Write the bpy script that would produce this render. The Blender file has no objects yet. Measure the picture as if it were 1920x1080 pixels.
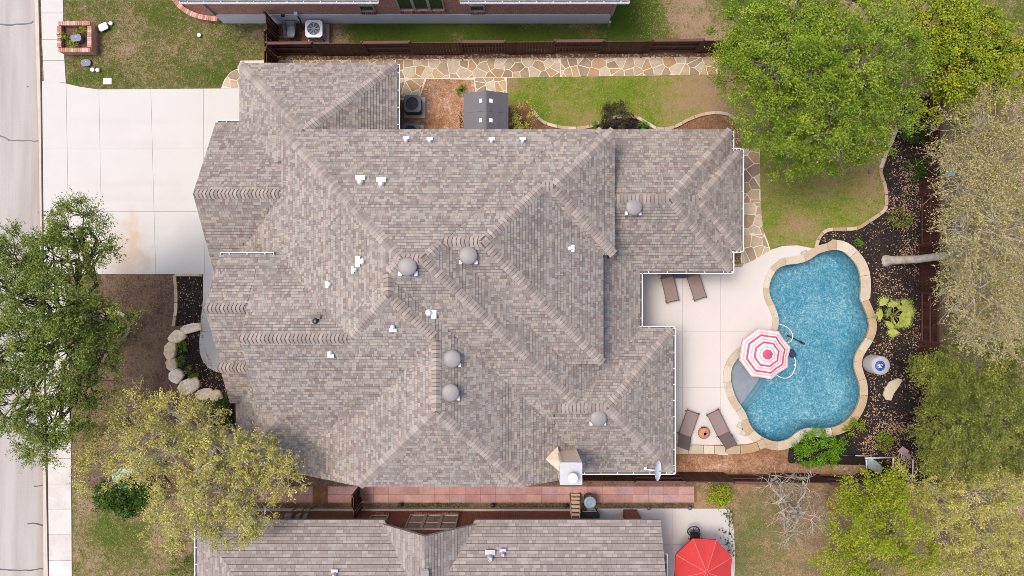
import bpy, bmesh, math, random
import numpy as np
from mathutils import Vector, Matrix
from mathutils.geometry import delaunay_2d_cdt

random.seed(7)
RNG = np.random.default_rng(7)
SC = bpy.context.scene
COL = SC.collection
PI = math.pi

# ------------------------------------------------------------------ camera, sky, sun, exposure
CAM_H = 36.0          # the drone hovers 36 m above the ground
PPM = 37.0            # photograph pixels (1920 wide) per metre at ground level
cam_d = bpy.data.cameras.new('camera')
cam_d.sensor_width = 36.0
cam_d.lens = 36.0 * CAM_H / (1920.0 / PPM)
cam_d.clip_end = 1500
cam = bpy.data.objects.new('camera', cam_d)
cam.location = (0, 0, CAM_H)
COL.objects.link(cam)
SC.camera = cam

SUN_DIR = Vector((-0.38, 0.10, 1.0)).normalized()
SUN_EL = math.asin(SUN_DIR.z)
SUN_AZ = math.atan2(SUN_DIR.x, SUN_DIR.y)
world = bpy.data.worlds.new('World')
SC.world = world
world.use_nodes = True
wn = world.node_tree.nodes
wl = world.node_tree.links
bg = wn.get('Background') or wn.new('ShaderNodeBackground')
sky = wn.new('ShaderNodeTexSky')
sky.sky_type = 'NISHITA'
sky.sun_disc = False
sky.sun_elevation = SUN_EL
sky.sun_rotation = SUN_AZ
sky.air_density = 1.0
sky.dust_density = 4.0
sky.ozone_density = 0.6
wl.new(sky.outputs[0], bg.inputs[0])
bg.inputs[1].default_value = 0.15
sun_d = bpy.data.lights.new('sun', 'SUN')
sun_d.energy = 1.45
sun_d.angle = math.radians(17)
sun_d.color = (1.0, 0.93, 0.84)
sun = bpy.data.objects.new('sun', sun_d)
sun.rotation_euler = SUN_DIR.to_track_quat('Z', 'Y').to_euler()
sun.location = (-20, 20, 60)
COL.objects.link(sun)
SC.view_settings.view_transform = 'Standard'
SC.view_settings.look = 'None'
SC.view_settings.exposure = 0.8
SC.view_settings.gamma = 1.0
SC.view_settings.use_curve_mapping = False
SC.cycles.max_bounces = 8
SC.cycles.transparent_max_bounces = 8
SC.cycles.caustics_reflective = False
SC.cycles.caustics_refractive = False
SC.cycles.use_denoising = True
SC.cycles.denoiser = 'OPENIMAGEDENOISE'
SC.cycles.denoising_prefilter = 'NONE'
SC.cycles.filter_width = 0.8
SC.cycles.use_adaptive_sampling = False
SC.cycles.sample_clamp_indirect = 4.0

# ------------------------------------------------------------------ helpers
def P(px, py, z=0.0):
    """the place at height z that the photograph shows at pixel px, py"""
    k = (CAM_H - z) / (CAM_H * PPM)
    return Vector(((px - 960.0) * k, (540.0 - py) * k, z))

def P2(px, py, z=0.0):
    v = P(px, py, z)
    return (v.x, v.y)

def lin(u):
    u = u / 255.0
    return u / 12.92 if u <= 0.04045 else ((u + 0.055) / 1.055) ** 2.4

KA = 0.60
def C(r, g, b, k=KA):
    return (lin(r) * k, lin(g) * k, lin(b) * k, 1.0)

BASE = {}
def tag(o, label=None, cat=None, group=None, kind=None):
    if label: o['label'] = label
    if cat: o['category'] = cat
    if group: o['group'] = group
    if kind: o['kind'] = kind
    return o

def thing(name, label, cat, loc=(0, 0, 0), rz=0.0, group=None):
    o = bpy.data.objects.new(name, None)
    o.empty_display_size = 0.2
    o.location = loc
    o.rotation_euler = (0, 0, rz)
    COL.objects.link(o)
    BASE[o.name] = Vector(loc)
    return tag(o, label, cat, group)

def link_mesh(name, me, parent=None, loc=None, rz=0.0):
    o = bpy.data.objects.new(name, me)
    COL.objects.link(o)
    if loc is not None:
        o.location = loc
        o.rotation_euler = (0, 0, rz)
    if parent is not None:
        o.parent = parent
        BASE[o.name] = BASE.get(parent.name, Vector((0, 0, 0)))
    else:
        BASE[o.name] = Vector(loc) if loc is not None else Vector((0, 0, 0))
    return o

class MB:
    """collects shapes and links them as one mesh object"""
    def __init__(s):
        s.v = []; s.f = []; s.m = []; s.sm = []
    def add(s, vs, fs, mi=0, smooth=False):
        n = len(s.v)
        s.v.extend([tuple(q) for q in vs])
        for f in fs:
            s.f.append([i + n for i in f]); s.m.append(mi); s.sm.append(smooth)
        return s
    def box(s, c, size, rz=0.0, mi=0, rx=0.0, ry=0.0):
        hx, hy, hz = size[0] / 2, size[1] / 2, size[2] / 2
        vs = [Vector((x, y, z)) for z in (-hz, hz) for y in (-hy, hy) for x in (-hx, hx)]
        R = Matrix.Rotation(rz, 3, 'Z') @ Matrix.Rotation(ry, 3, 'Y') @ Matrix.Rotation(rx, 3, 'X')
        vs = [R @ q + Vector(c) for q in vs]
        return s.add(vs, [(0, 2, 3, 1), (4, 5, 7, 6), (0, 1, 5, 4), (2, 6, 7, 3), (0, 4, 6, 2), (1, 3, 7, 5)], mi)
    def prism(s, poly, z0, z1, mi=0, bevel=0.0):
        n = len(poly)
        a = sum(poly[i][0] * poly[(i + 1) % n][1] - poly[(i + 1) % n][0] * poly[i][1] for i in range(n))
        if a < 0: poly = poly[::-1]
        if bevel > 0:
            cx = sum(p[0] for p in poly) / n; cy = sum(p[1] for p in poly) / n
            top = []
            for p in poly:
                d = math.hypot(p[0] - cx, p[1] - cy) or 1
                k = max(0.3, 1 - bevel / d)
                top.append((cx + (p[0] - cx) * k, cy + (p[1] - cy) * k))
            vs = [(p[0], p[1], z0) for p in poly] + [(p[0], p[1], z1 - bevel) for p in poly] + [(p[0], p[1], z1) for p in top]
            fs = [tuple(range(2 * n, 3 * n))]
            for i in range(n):
                j = (i + 1) % n
                fs.append((i, j, n + j, n + i)); fs.append((n + i, n + j, 2 * n + j, 2 * n + i))
            return s.add(vs, fs, mi)
        vs = [(p[0], p[1], z0) for p in poly] + [(p[0], p[1], z1) for p in poly]
        fs = [tuple(range(n, 2 * n)), tuple(range(n - 1, -1, -1))]
        for i in range(n):
            j = (i + 1) % n
            fs.append((i, j, n + j, n + i))
        return s.add(vs, fs, mi)
    def tube(s, pts, rad, n=8, mi=0, smooth=True, cap=True):
        pts = [Vector(p) for p in pts]
        if not hasattr(rad, '__len__'): rad = [rad] * len(pts)
        vs = []; fs = []
        for i, p in enumerate(pts):
            if i == 0: d = pts[1] - p
            elif i == len(pts) - 1: d = p - pts[i - 1]
            else: d = pts[i + 1] - pts[i - 1]
            d.normalize()
            a = d.cross(Vector((0, 0, 1)))
            if a.length < 1e-3: a = d.cross(Vector((1, 0, 0)))
            a.normalize(); b = d.cross(a)
            for k in range(n):
                t = 2 * PI * k / n
                vs.append(p + (a * math.cos(t) + b * math.sin(t)) * rad[i])
        for i in range(len(pts) - 1):
            for k in range(n):
                k2 = (k + 1) % n
                fs.append((i * n + k, i * n + k2, (i + 1) * n + k2, (i + 1) * n + k))
        s.add(vs, fs, mi, smooth)
        if cap:
            m = len(s.v) - len(vs)
            s.f.append([m + k for k in range(n)][::-1]); s.m.append(mi); s.sm.append(False)
            e = m + (len(pts) - 1) * n
            s.f.append([e + k for k in range(n)]); s.m.append(mi); s.sm.append(False)
        return s
    def lathe(s, prof, c=(0, 0, 0), n=20, mi=0, smooth=True, sx=1.0, sy=1.0):
        vs = []; fs = []
        for r, z in prof:
            for k in range(n):
                t = 2 * PI * k / n
                vs.append((c[0] + r * sx * math.cos(t), c[1] + r * sy * math.sin(t), c[2] + z))
        for i in range(len(prof) - 1):
            for k in range(n):
                k2 = (k + 1) % n
                fs.append((i * n + k, i * n + k2, (i + 1) * n + k2, (i + 1) * n + k))
        s.add(vs, fs, mi, smooth)
        m = len(s.v) - len(vs)
        s.f.append([m + k for k in range(n)][::-1]); s.m.append(mi); s.sm.append(False)
        e = m + (len(prof) - 1) * n
        s.f.append([e + k for k in range(n)]); s.m.append(mi); s.sm.append(False)
        return s
    def mesh(s, name, mats, off=(0, 0, 0)):
        me = bpy.data.meshes.new(name)
        ox, oy, oz = off
        me.from_pydata([(a - ox, b - oy, c - oz) for a, b, c in s.v], [], s.f)
        if not isinstance(mats, (list, tuple)): mats = [mats]
        for m in mats: me.materials.append(m)
        if len(mats) > 1: me.polygons.foreach_set('material_index', s.m)
        me.polygons.foreach_set('use_smooth', s.sm)
        me.update()
        return me
    def build(s, name, mats, parent=None):
        """shapes are in world places when the parent stands at BASE"""
        off = BASE.get(parent.name, Vector((0, 0, 0))) if parent is not None else (0, 0, 0)
        return link_mesh(name, s.mesh(name, mats, off), parent)
    def local(s, name, mats, parent):
        """shapes are already in the parent's own space"""
        return link_mesh(name, s.mesh(name, mats), parent)

def np_mesh(name, V, F, mats, tint=None, smooth=False):
    """a big mesh from arrays: V (n,3), F (m,k)"""
    me = bpy.data.meshes.new(name)
    V = np.asarray(V, dtype=np.float32); F = np.asarray(F, dtype=np.int32)
    m, k = F.shape
    me.vertices.add(len(V)); me.vertices.foreach_set('co', V.ravel())
    me.loops.add(m * k); me.loops.foreach_set('vertex_index', F.ravel())
    me.polygons.add(m)
    me.polygons.foreach_set('loop_start', np.arange(0, m * k, k, dtype=np.int32))
    if smooth: me.polygons.foreach_set('use_smooth', np.ones(m, dtype=bool))
    if not isinstance(mats, (list, tuple)): mats = [mats]
    for q in mats: me.materials.append(q)
    if tint is not None:
        a = me.attributes.new('tint', 'FLOAT', 'POINT')
        a.data.foreach_set('value', np.asarray(tint, dtype=np.float32))
    me.update(calc_edges=True)
    return me

def dup(o, loc=None, rz=None, label=None):
    def cp(src, par):
        c = src.copy(); COL.objects.link(c)
        c.parent = par
        for ch in src.children: cp(ch, c)
        return c
    kids = list(o.children)
    r = o.copy(); COL.objects.link(r)
    for ch in kids: cp(ch, r)
    if loc is not None: r.location = loc
    if rz is not None: r.rotation_euler = (0, 0, rz)
    if label: r['label'] = label
    BASE[r.name] = Vector(r.location)
    return r

# ---- plane geometry
def inside(poly, x, y):
    r = False; n = len(poly); j = n - 1
    for i in range(n):
        xi, yi = poly[i]; xj, yj = poly[j]
        if (yi > y) != (yj > y) and x < (xj - xi) * (y - yi) / (yj - yi) + xi: r = not r
        j = i
    return r

def inside_np(poly, X, Y):
    r = np.zeros(X.shape, bool); n = len(poly); j = n - 1
    for i in range(n):
        xi, yi = poly[i]; xj, yj = poly[j]
        if yi != yj:
            r ^= ((yi > Y) != (yj > Y)) & (X < (xj - xi) * (Y - yi) / (yj - yi) + xi)
        j = i
    return r

def clip_half(poly, a, b, c):
    """keep a*x + b*y + c >= 0; points may carry more values, which are mixed along"""
    out = []; n = len(poly)
    for i in range(n):
        p, q = poly[i], poly[(i + 1) % n]
        dp = a * p[0] + b * p[1] + c; dq = a * q[0] + b * q[1] + c
        if dp >= 0: out.append(p)
        if (dp >= 0) != (dq >= 0):
            t = dp / (dp - dq)
            out.append(tuple(u + (w - u) * t for u, w in zip(p, q)))
    return out

def area(poly):
    n = len(poly)
    return 0.5 * sum(poly[i][0] * poly[(i + 1) % n][1] - poly[(i + 1) % n][0] * poly[i][1] for i in range(n))

def clip_convex(poly, conv):
    if area(conv) < 0: conv = conv[::-1]
    n = len(conv)
    for i in range(n):
        (x0, y0), (x1, y1) = conv[i][:2], conv[(i + 1) % n][:2]
        a, b = -(y1 - y0), (x1 - x0)
        poly = clip_half(poly, a, b, -(a * x0 + b * y0))
        if len(poly) < 3: return []
    return poly

def smooth_loop(pts, n=4, closed=True):
    """Catmull-Rom through pts"""
    out = []; m = len(pts)
    rng = range(m) if closed else range(m - 1)
    for i in rng:
        if closed: p0, p1, p2, p3 = pts[i - 1], pts[i], pts[(i + 1) % m], pts[(i + 2) % m]
        else: p0, p1, p2, p3 = pts[max(i - 1, 0)], pts[i], pts[i + 1], pts[min(i + 2, m - 1)]
        for k in range(n):
            t = k / n; t2 = t * t; t3 = t2 * t
            out.append(tuple(0.5 * (2 * b + (c - a) * t + (2 * a - 5 * b + 4 * c - d) * t2 + (3 * b - a - 3 * c + d) * t3)
                             for a, b, c, d in zip(p0, p1, p2, p3)))
    if not closed: out.append(tuple(pts[-1]))
    return out

def resample(pts, step, closed=False):
    pts = [Vector((p[0], p[1])) for p in pts]
    if closed: pts = pts + [pts[0]]
    L = [0.0]
    for a, b in zip(pts, pts[1:]): L.append(L[-1] + (b - a).length)
    n = max(1, round(L[-1] / step)); out = []; j = 0
    for i in range(n + (0 if closed else 1)):
        d = L[-1] * i / n
        while j < len(L) - 2 and L[j + 1] < d: j += 1
        t = (d - L[j]) / max(1e-9, L[j + 1] - L[j])
        p = pts[j].lerp(pts[j + 1], t); out.append((p.x, p.y))
    return out

SHEETS = [0]
def sheet(name, outer, z, mat, holes=(), grid=0.6, mask=None, kind='structure', parent=None):
    """a flat sheet at height z; mask(X, Y) -> a float per vertex for the material"""
    SHEETS[0] += 1
    if kind == 'structure' and z < .03: z += .0004 * SHEETS[0]      # no two sheets in one plane
    vs = []; ed = []
    for loop in [outer] + list(holes):
        n0 = len(vs)
        vs += [Vector((p[0], p[1])) for p in loop]
        ed += [(n0 + i, n0 + (i + 1) % len(loop)) for i in range(len(loop))]
    if grid:
        xs = [p[0] for p in outer]; ys = [p[1] for p in outer]
        gx = np.arange(min(xs), max(xs), grid); gy = np.arange(min(ys), max(ys), grid)
        X, Y = np.meshgrid(gx, gy); X = X.ravel() + RNG.uniform(-.1, .1, X.size) * grid; Y = Y.ravel() + RNG.uniform(-.1, .1, Y.size) * grid
        ok = inside_np(outer, X, Y)
        for h in holes: ok &= ~inside_np(h, X, Y)
        vs += [Vector((float(a), float(b))) for a, b in zip(X[ok], Y[ok])]
    ov, oe, of, *_ = delaunay_2d_cdt(vs, ed, [], 0, 1e-5)
    V = np.array([(p.x, p.y, z) for p in ov]); F = np.array([f for f in of if len(f) == 3])
    cx = V[F][:, :, 0].mean(1); cy = V[F][:, :, 1].mean(1)
    ok = inside_np(outer, cx, cy)
    for h in holes: ok &= ~inside_np(h, cx, cy)
    F = F[ok]
    t = mask(V[:, 0], V[:, 1]) if mask else None
    if parent is not None:
        V = V - np.array(BASE.get(parent.name, Vector((0, 0, 0))))
    o = link_mesh(name, np_mesh(name, V, F, mat, t), parent)
    if kind: o['kind'] = kind
    return o

def blobs(base, items):
    """a mask made of soft patches: (px, py, rx, ry, value)"""
    def f(X, Y):
        r = np.full(X.shape, float(base))
        for px, py, rx, ry, v in items:
            c = P(px, py); d = ((X - c.x) * PPM / rx) ** 2 + ((Y - c.y) * PPM / ry) ** 2
            w = np.exp(-d); r = r * (1 - w) + v * w
        return r
    return f

def px_poly(pts, z=0.0):
    return [P2(a, b, z) for a, b in pts]

# ------------------------------------------------------------------ materials
def new_mat(name):
    m = bpy.data.materials.new(name); m.use_nodes = True
    nt = m.node_tree; nt.nodes.clear()
    out = nt.nodes.new('ShaderNodeOutputMaterial')
    b = nt.nodes.new('ShaderNodeBsdfPrincipled')
    nt.links.new(b.outputs[0], out.inputs[0])
    return m, nt, b, out

def N(nt, t, **kw):
    n = nt.nodes.new(t)
    for k, v in kw.items(): setattr(n, k, v)
    return n

def ramp(nt, fac, stops, interp='LINEAR'):
    r = N(nt, 'ShaderNodeValToRGB'); r.color_ramp.interpolation = interp
    e = r.color_ramp.elements
    while len(e) > 1: e.remove(e[0])
    e[0].position = stops[0][0]; e[0].color = stops[0][1]
    for p, c in stops[1:]:
        q = e.new(p); q.color = c
    nt.links.new(fac, r.inputs[0])
    return r.outputs[0]

def math_n(nt, op, a, b=None, clamp=False):
    n = N(nt, 'ShaderNodeMath', operation=op, use_clamp=clamp)
    for i, q in enumerate((a, b)):
        if q is None: continue
        if isinstance(q, (int, float)): n.inputs[i].default_value = q
        else: nt.links.new(q, n.inputs[i])
    return n.outputs[0]

def noise(nt, scale, detail=5, rough=0.6, vec=None, dist=0.0):
    n = N(nt, 'ShaderNodeTexNoise'); n.inputs['Scale'].default_value = scale
    n.inputs['Detail'].default_value = detail; n.inputs['Roughness'].default_value = rough
    n.inputs['Distortion'].default_value = dist
    if vec is None:
        g = N(nt, 'ShaderNodeNewGeometry'); vec = g.outputs['Position']
    nt.links.new(vec, n.inputs['Vector'])
    return n.outputs[0]

def mul_col(nt, col, fac, lo, hi):
    """col times a value that fac moves from lo to hi"""
    mr = N(nt, 'ShaderNodeMapRange'); mr.inputs[3].default_value = lo; mr.inputs[4].default_value = hi
    mr.inputs[1].default_value = 0.25; mr.inputs[2].default_value = 0.75
    nt.links.new(fac, mr.inputs[0])
    mx = N(nt, 'ShaderNodeVectorMath', operation='SCALE')
    nt.links.new(col, mx.inputs[0]); nt.links.new(mr.outputs[0], mx.inputs['Scale'])
    return mx.outputs[0]

def add_bump(nt, b, h, strength=0.3, dist=0.02):
    bp = N(nt, 'ShaderNodeBump'); bp.inputs['Strength'].default_value = strength; bp.inputs['Distance'].default_value = dist
    nt.links.new(h, bp.inputs['Height']); nt.links.new(bp.outputs[0], b.inputs['Normal'])

def plain(name, col, rough=0.6, metal=0.0, var=0.08, scale=6.0, bump=0.0, fine=0.0):
    """one colour with a little wear"""
    m, nt, b, _ = new_mat(name)
    rgb = N(nt, 'ShaderNodeRGB'); rgb.outputs[0].default_value = col
    c = mul_col(nt, rgb.outputs[0], noise(nt, scale), 1 - var, 1 + var)
    if fine: c = mul_col(nt, c, noise(nt, scale * 14, 3), 1 - fine, 1 + fine)
    nt.links.new(c, b.inputs['Base Color'])
    b.inputs['Roughness'].default_value = rough; b.inputs['Metallic'].default_value = metal
    if bump: add_bump(nt, b, noise(nt, scale * 8, 4), bump)
    return m

def pick(name, cols, src='island', rough=0.9, interp='CONSTANT', fine=0.12, fscale=40.0, large=0.06, lscale=0.5, bump=0.0, spec=0.3):
    """each piece (island or object) takes one of cols; grain and wear on top"""
    m, nt, b, _ = new_mat(name)
    if src == 'island': f = N(nt, 'ShaderNodeNewGeometry').outputs['Random Per Island']
    else: f = N(nt, 'ShaderNodeObjectInfo').outputs['Random']
    n = len(cols)
    c = ramp(nt, f, [(i / n, q) for i, q in enumerate(cols)] if interp == 'CONSTANT' else [(i / max(1, n - 1), q) for i, q in enumerate(cols)], interp)
    if fine: c = mul_col(nt, c, noise(nt, fscale, 4), 1 - fine, 1 + fine)
    if large: c = mul_col(nt, c, noise(nt, lscale, 4), 1 - large, 1 + large)
    nt.links.new(c, b.inputs['Base Color'])
    b.inputs['Roughness'].default_value = rough
    b.inputs['Specular IOR Level'].default_value = spec
    if bump: add_bump(nt, b, noise(nt, fscale, 4), bump)
    return m

def soil(name, stops, scales=(0.8, 2.6, 9.0, 34.0), amps=(0.55, 0.65, 0.75, 0.85), base=None, rough=1.0, bump=0.6, spec=0.1):
    """ground: a patch mask (attribute 'tint' when base is None) broken up by noise at three sizes"""
    m, nt, b, _ = new_mat(name)
    if base is None:
        a = N(nt, 'ShaderNodeAttribute'); a.attribute_name = 'tint'; f = a.outputs['Fac']
    else:
        v = N(nt, 'ShaderNodeValue'); v.outputs[0].default_value = base; f = v.outputs[0]
    last = None
    for s, a in zip(scales, amps if len(scales) == 4 else (.35, .45, .5)):
        last = noise(nt, s, 5, 0.65)
        f = math_n(nt, 'ADD', f, math_n(nt, 'MULTIPLY', math_n(nt, 'SUBTRACT', last, 0.5), a * 2))
    c = ramp(nt, f, stops)
    g2 = noise(nt, scales[-1] * 1.7, 3, 0.75)
    c = mul_col(nt, c, g2, 0.62, 1.38)
    nt.links.new(c, b.inputs['Base Color'])
    b.inputs['Roughness'].default_value = rough; b.inputs['Specular IOR Level'].default_value = spec
    if bump: add_bump(nt, b, last, bump, 0.03)
    return m

def leafy(name, cols, trans=0.38, rough=0.55, gain=1.5):
    cols = [tuple(min(.9, q * gain) for q in c[:3]) + (1,) for c in cols]
    m, nt, b, out = new_mat(name)
    a = N(nt, 'ShaderNodeAttribute'); a.attribute_name = 'tint'
    r = N(nt, 'ShaderNodeNewGeometry').outputs['Random Per Island']
    f = math_n(nt, 'ADD', math_n(nt, 'MULTIPLY', a.outputs['Fac'], 0.6), math_n(nt, 'MULTIPLY', r, 0.4))
    n = len(cols)
    c = ramp(nt, f, [(0.1 + 0.8 * i / (n - 1), q) for i, q in enumerate(cols)])
    nt.links.new(c, b.inputs['Base Color'])
    b.inputs['Roughness'].default_value = rough; b.inputs['Specular IOR Level'].default_value = 0.25
    t = N(nt, 'ShaderNodeBsdfTranslucent'); nt.links.new(c, t.inputs[0])
    mx = N(nt, 'ShaderNodeMixShader'); mx.inputs[0].default_value = trans
    nt.links.new(b.outputs[0], mx.inputs[1]); nt.links.new(t.outputs[0], mx.inputs[2])
    nt.links.new(mx.outputs[0], out.inputs[0])
    return m

M = {}
M['white'] = plain('white_paint', C(245, 245, 245, .85), 0.5, var=.04)
M['pvc'] = plain('white_plastic', (.72, .73, .76, 1), 0.4, var=.04)
M['dark'] = plain('dark_void', (.012, .012, .013, 1), 0.8)
M['black'] = plain('black_plastic', (.02, .021, .024, 1), 0.45)
M['metal'] = plain('galvanised_metal', (.40, .40, .43, 1), 0.42, 0.35, var=.06)
M['vent'] = plain('grey_vent_paint', C(158, 152, 150), 0.5, var=.05)
M['gutter_in'] = plain('gutter_trough', C(105, 100, 104), 0.6, var=.25, scale=2)
M['tan_siding'] = plain('tan_siding', C(222, 198, 176, .92), 0.75, var=.05)
M['concrete'] = plain('pale_concrete', C(244, 239, 233, .49), 0.85, var=.035, scale=1.1, fine=.03)
M['deck'] = plain('cream_deck_coating', C(243, 233, 226, .55), 0.8, var=.025, scale=.9, fine=.02)
M['joint'] = plain('joint_dirt', C(206, 192, 180), 0.95, var=.2)
M['shingle'] = pick('roof_shingles', [C(189, 176, 165), C(158, 145, 139), C(178, 171, 165), C(176, 162, 153), C(150, 135, 130),
                    C(183, 175, 168), C(165, 151, 144), C(189, 175, 159), C(158, 150, 145), C(174, 160, 151), C(171, 165, 158), C(162, 150, 142)],
                    fine=.12, fscale=60, large=.10, lscale=.35)
M['cap'] = pick('ridge_cap_shingles', [C(188, 173, 163), C(175, 161, 153), C(196, 182, 172), C(166, 152, 145), C(183, 171, 164)], 'object', fine=.08, fscale=60)
M['cap2'] = pick('ridge_cap_rest', [C(188, 173, 163), C(175, 161, 153), C(196, 182, 172), C(166, 152, 145), C(183, 171, 164)], 'island', fine=.08, fscale=60)
M['underlay'] = plain('roof_underlay', C(88, 74, 73), 0.95, var=.1)
M['shingle2'] = pick('neighbour_shingles', [C(168, 155, 150), C(173, 161, 156), C(163, 150, 145), C(184, 174, 169), C(170, 157, 152), C(159, 146, 141), C(178, 167, 162)],
                     fine=.10, fscale=60, large=.08)
M['caplap'] = plain('cap_lap_granules', C(128, 113, 107), .95, var=.1)
M['wall'] = plain('house_wall_stone', C(190, 165, 140), 0.9, var=.12, scale=3, bump=.3)
M['soffit'] = plain('soffit_paint', C(205, 190, 175), 0.8)
M['brickcap'] = pick('planter_brick', [C(214, 160, 140), C(226, 178, 160), C(196, 140, 122), C(232, 196, 182), C(205, 150, 128)], 'object', fine=.14, fscale=30, bump=.2)
M['edge'] = pick('edging_stone', [C(222, 200, 172), C(205, 180, 150), C(232, 214, 190), C(196, 165, 130), C(214, 194, 170)], 'object', fine=.12, fscale=14, large=.1, lscale=3, bump=.3)
M['flag'] = pick('flagstone', [C(200, 178, 148), C(186, 158, 126), C(212, 194, 166), C(200, 162, 122), C(176, 154, 130), C(220, 204, 178), C(192, 170, 142), C(206, 176, 136), C(170, 146, 122), C(210, 192, 168)],
                 'object', fine=.14, fscale=12, large=.16, lscale=2.2, bump=.25)
M['mortar'] = plain('pale_mortar', C(240, 222, 198, .66), 0.95, var=.1, scale=3, fine=.08)
M['coping'] = pick('pool_coping', [C(220, 204, 180), C(210, 190, 162), C(228, 216, 196), C(204, 178, 144), C(214, 199, 176)], 'object', fine=.12, fscale=11, large=.12, lscale=2.5, bump=.25)
M['boulder'] = pick('limestone_boulder', [C(240, 216, 186, .85), C(244, 224, 198, .85), C(230, 202, 170, .85)], 'object', fine=.3, fscale=7, large=.2, lscale=2.5, bump=.9)
M['paver'] = pick('pink_paver', [C(186, 146, 140, .72), C(194, 154, 146, .72), C(180, 138, 132, .72), C(190, 150, 138, .72), C(178, 136, 130, .72), C(182, 148, 148, .72), C(192, 146, 136, .72)], 'object', fine=.14, fscale=14, large=.2, lscale=1.6)
M['fence'] = pick('brown_fence_stain', [C(92, 52, 42), C(84, 48, 38), C(100, 60, 48), C(88, 50, 42), C(78, 44, 36)], 'object', rough=.75, fine=.15, fscale=12, bump=.15)
M['rail'] = plain('fence_rail_stain', C(112, 70, 62), 0.75, var=.12, scale=4)
M['weathered'] = pick('weathered_wood', [C(98, 82, 72), C(82, 68, 60), C(110, 94, 82)], 'object', fine=.15, fscale=10)
M['bark'] = plain('grey_bark', C(150, 138, 126), 0.95, var=.25, scale=9, bump=.6)
M['bark_pale'] = plain('pale_bark', C(196, 184, 168, .7), 0.95, var=.35, scale=6, bump=.9)
M['bark_dark'] = plain('dark_bark', C(98, 84, 70), 0.95, var=.25, scale=9, bump=.6)
# ------------------------------------------------------------------ ground colours
lawn_stops = [(0.0, C(176, 146, 124)), (0.28, C(160, 136, 106)), (0.5, C(124, 119, 72)), (0.72, C(98, 108, 50)), (1.0, C(84, 106, 32))]
lush_stops = [(0.0, C(178, 144, 118)), (0.28, C(170, 146, 104)), (0.5, C(150, 148, 78)), (0.75, C(128, 146, 48)), (1.0, C(104, 136, 36))]
litter_stops = [(0.0, C(98, 78, 62)), (0.4, C(124, 100, 82)), (0.65, C(152, 126, 106)), (1.0, C(112, 102, 66))]
M['ground'] = soil('ground_soil', [(0.0, C(176, 146, 124)), (0.28, C(160, 136, 106)), (0.5, C(124, 119, 72)), (0.72, C(98, 108, 50)), (1.0, C(84, 106, 32))], base=0.4)
M['lawn'] = soil('lawn_grass', lawn_stops)
M['lush'] = soil('lush_grass', lush_stops)
M['litter'] = soil('leaf_litter_soil', litter_stops)
M['mulch'] = soil('black_mulch', [(0.0, C(34, 31, 32)), (0.5, C(62, 54, 53)), (1.0, C(120, 98, 84))], base=0.38, scales=(1.2, 14, 60))
M['dirt'] = soil('tan_dirt', [(0.0, C(150, 104, 76)), (0.4, C(186, 140, 108)), (0.7, C(206, 164, 132)), (1.0, C(228, 204, 184))])
M['gravelbed'] = soil('brown_gravel', [(0.0, C(92, 64, 46)), (0.5, C(150, 112, 84)), (1.0, C(200, 164, 132))], base=0.45, scales=(1.5, 16, 55))

# asphalt: pale, worn, with long streaks along the kerb
m, nt, b, _ = new_mat('worn_asphalt')
g = N(nt, 'ShaderNodeNewGeometry')
mp = N(nt, 'ShaderNodeMapping'); mp.inputs['Scale'].default_value = (1.9, 0.13, 1)
nt.links.new(g.outputs['Position'], mp.inputs[0])
f = math_n(nt, 'ADD', math_n(nt, 'MULTIPLY', noise(nt, 1.0, 5, .6, mp.outputs[0]), .75), math_n(nt, 'MULTIPLY', noise(nt, 26, 4, .75), .25))
c = ramp(nt, f, [(0.24, C(158, 150, 144)), (0.42, C(186, 178, 173)), (0.62, C(203, 196, 191))])
c = mul_col(nt, c, noise(nt, 70, 2, .7), .88, 1.12)
at = N(nt, 'ShaderNodeAttribute'); at.attribute_name = 'tint'
mx = N(nt, 'ShaderNodeMix', data_type='RGBA'); mx.inputs[7].default_value = C(172, 146, 128)
nt.links.new(at.outputs['Fac'], mx.inputs[0]); nt.links.new(c, mx.inputs[6])
nt.links.new(mx.outputs[2], b.inputs['Base Color']); b.inputs['Roughness'].default_value = .92
add_bump(nt, b, noise(nt, 60, 3), .3, .01)
M['asphalt'] = m

# ------------------------------------------------------------------ pool outline (water's edge)
POOL_PX = [(1560, 468), (1580, 471), (1600, 489), (1611, 510), (1614, 535), (1613, 560), (1620, 578), (1627, 597), (1629, 615), (1623, 633),
           (1612, 650), (1604, 665), (1601, 684), (1605, 702), (1611, 720), (1612, 740), (1607, 760), (1595, 780), (1576, 796), (1547, 804),
           (1515, 803), (1497, 809), (1480, 822), (1463, 828), (1447, 827), (1431, 821), (1419, 813), (1409, 803), (1402, 790), (1397, 776),
           (1390, 764), (1381, 751), (1374, 735), (1369, 715), (1369, 698), (1373, 684), (1384, 669), (1402, 656), (1424, 645), (1443, 634),
           (1454, 621), (1458, 606), (1457, 592), (1451, 575), (1443, 558), (1440, 540), (1445, 521), (1456, 504), (1473, 496), (1497, 493),
           (1516, 486), (1535, 474)]
POOL = smooth_loop(px_poly(POOL_PX), 3)
if area(POOL) < 0: POOL = POOL[::-1]
def offset_loop(loop, d):
    n = len(loop); out = []
    for i in range(n):
        a = Vector(loop[i - 1]); b_ = Vector(loop[(i + 1) % n]); t = (b_ - a).normalized()
        nrm = Vector((t.y, -t.x))
        dd = d(i) if callable(d) else d
        out.append((loop[i][0] + nrm.x * dd, loop[i][1] + nrm.y * dd))
    return out
POOL_HOLE = offset_loop(POOL, 0.10)

# ------------------------------------------------------------------ setting: ground, street, pavement
sheet('ground', [(-160, -160), (160, -160), (160, 160), (-160, 160)], 0.0, M['ground'], [POOL_HOLE], grid=0)

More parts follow.
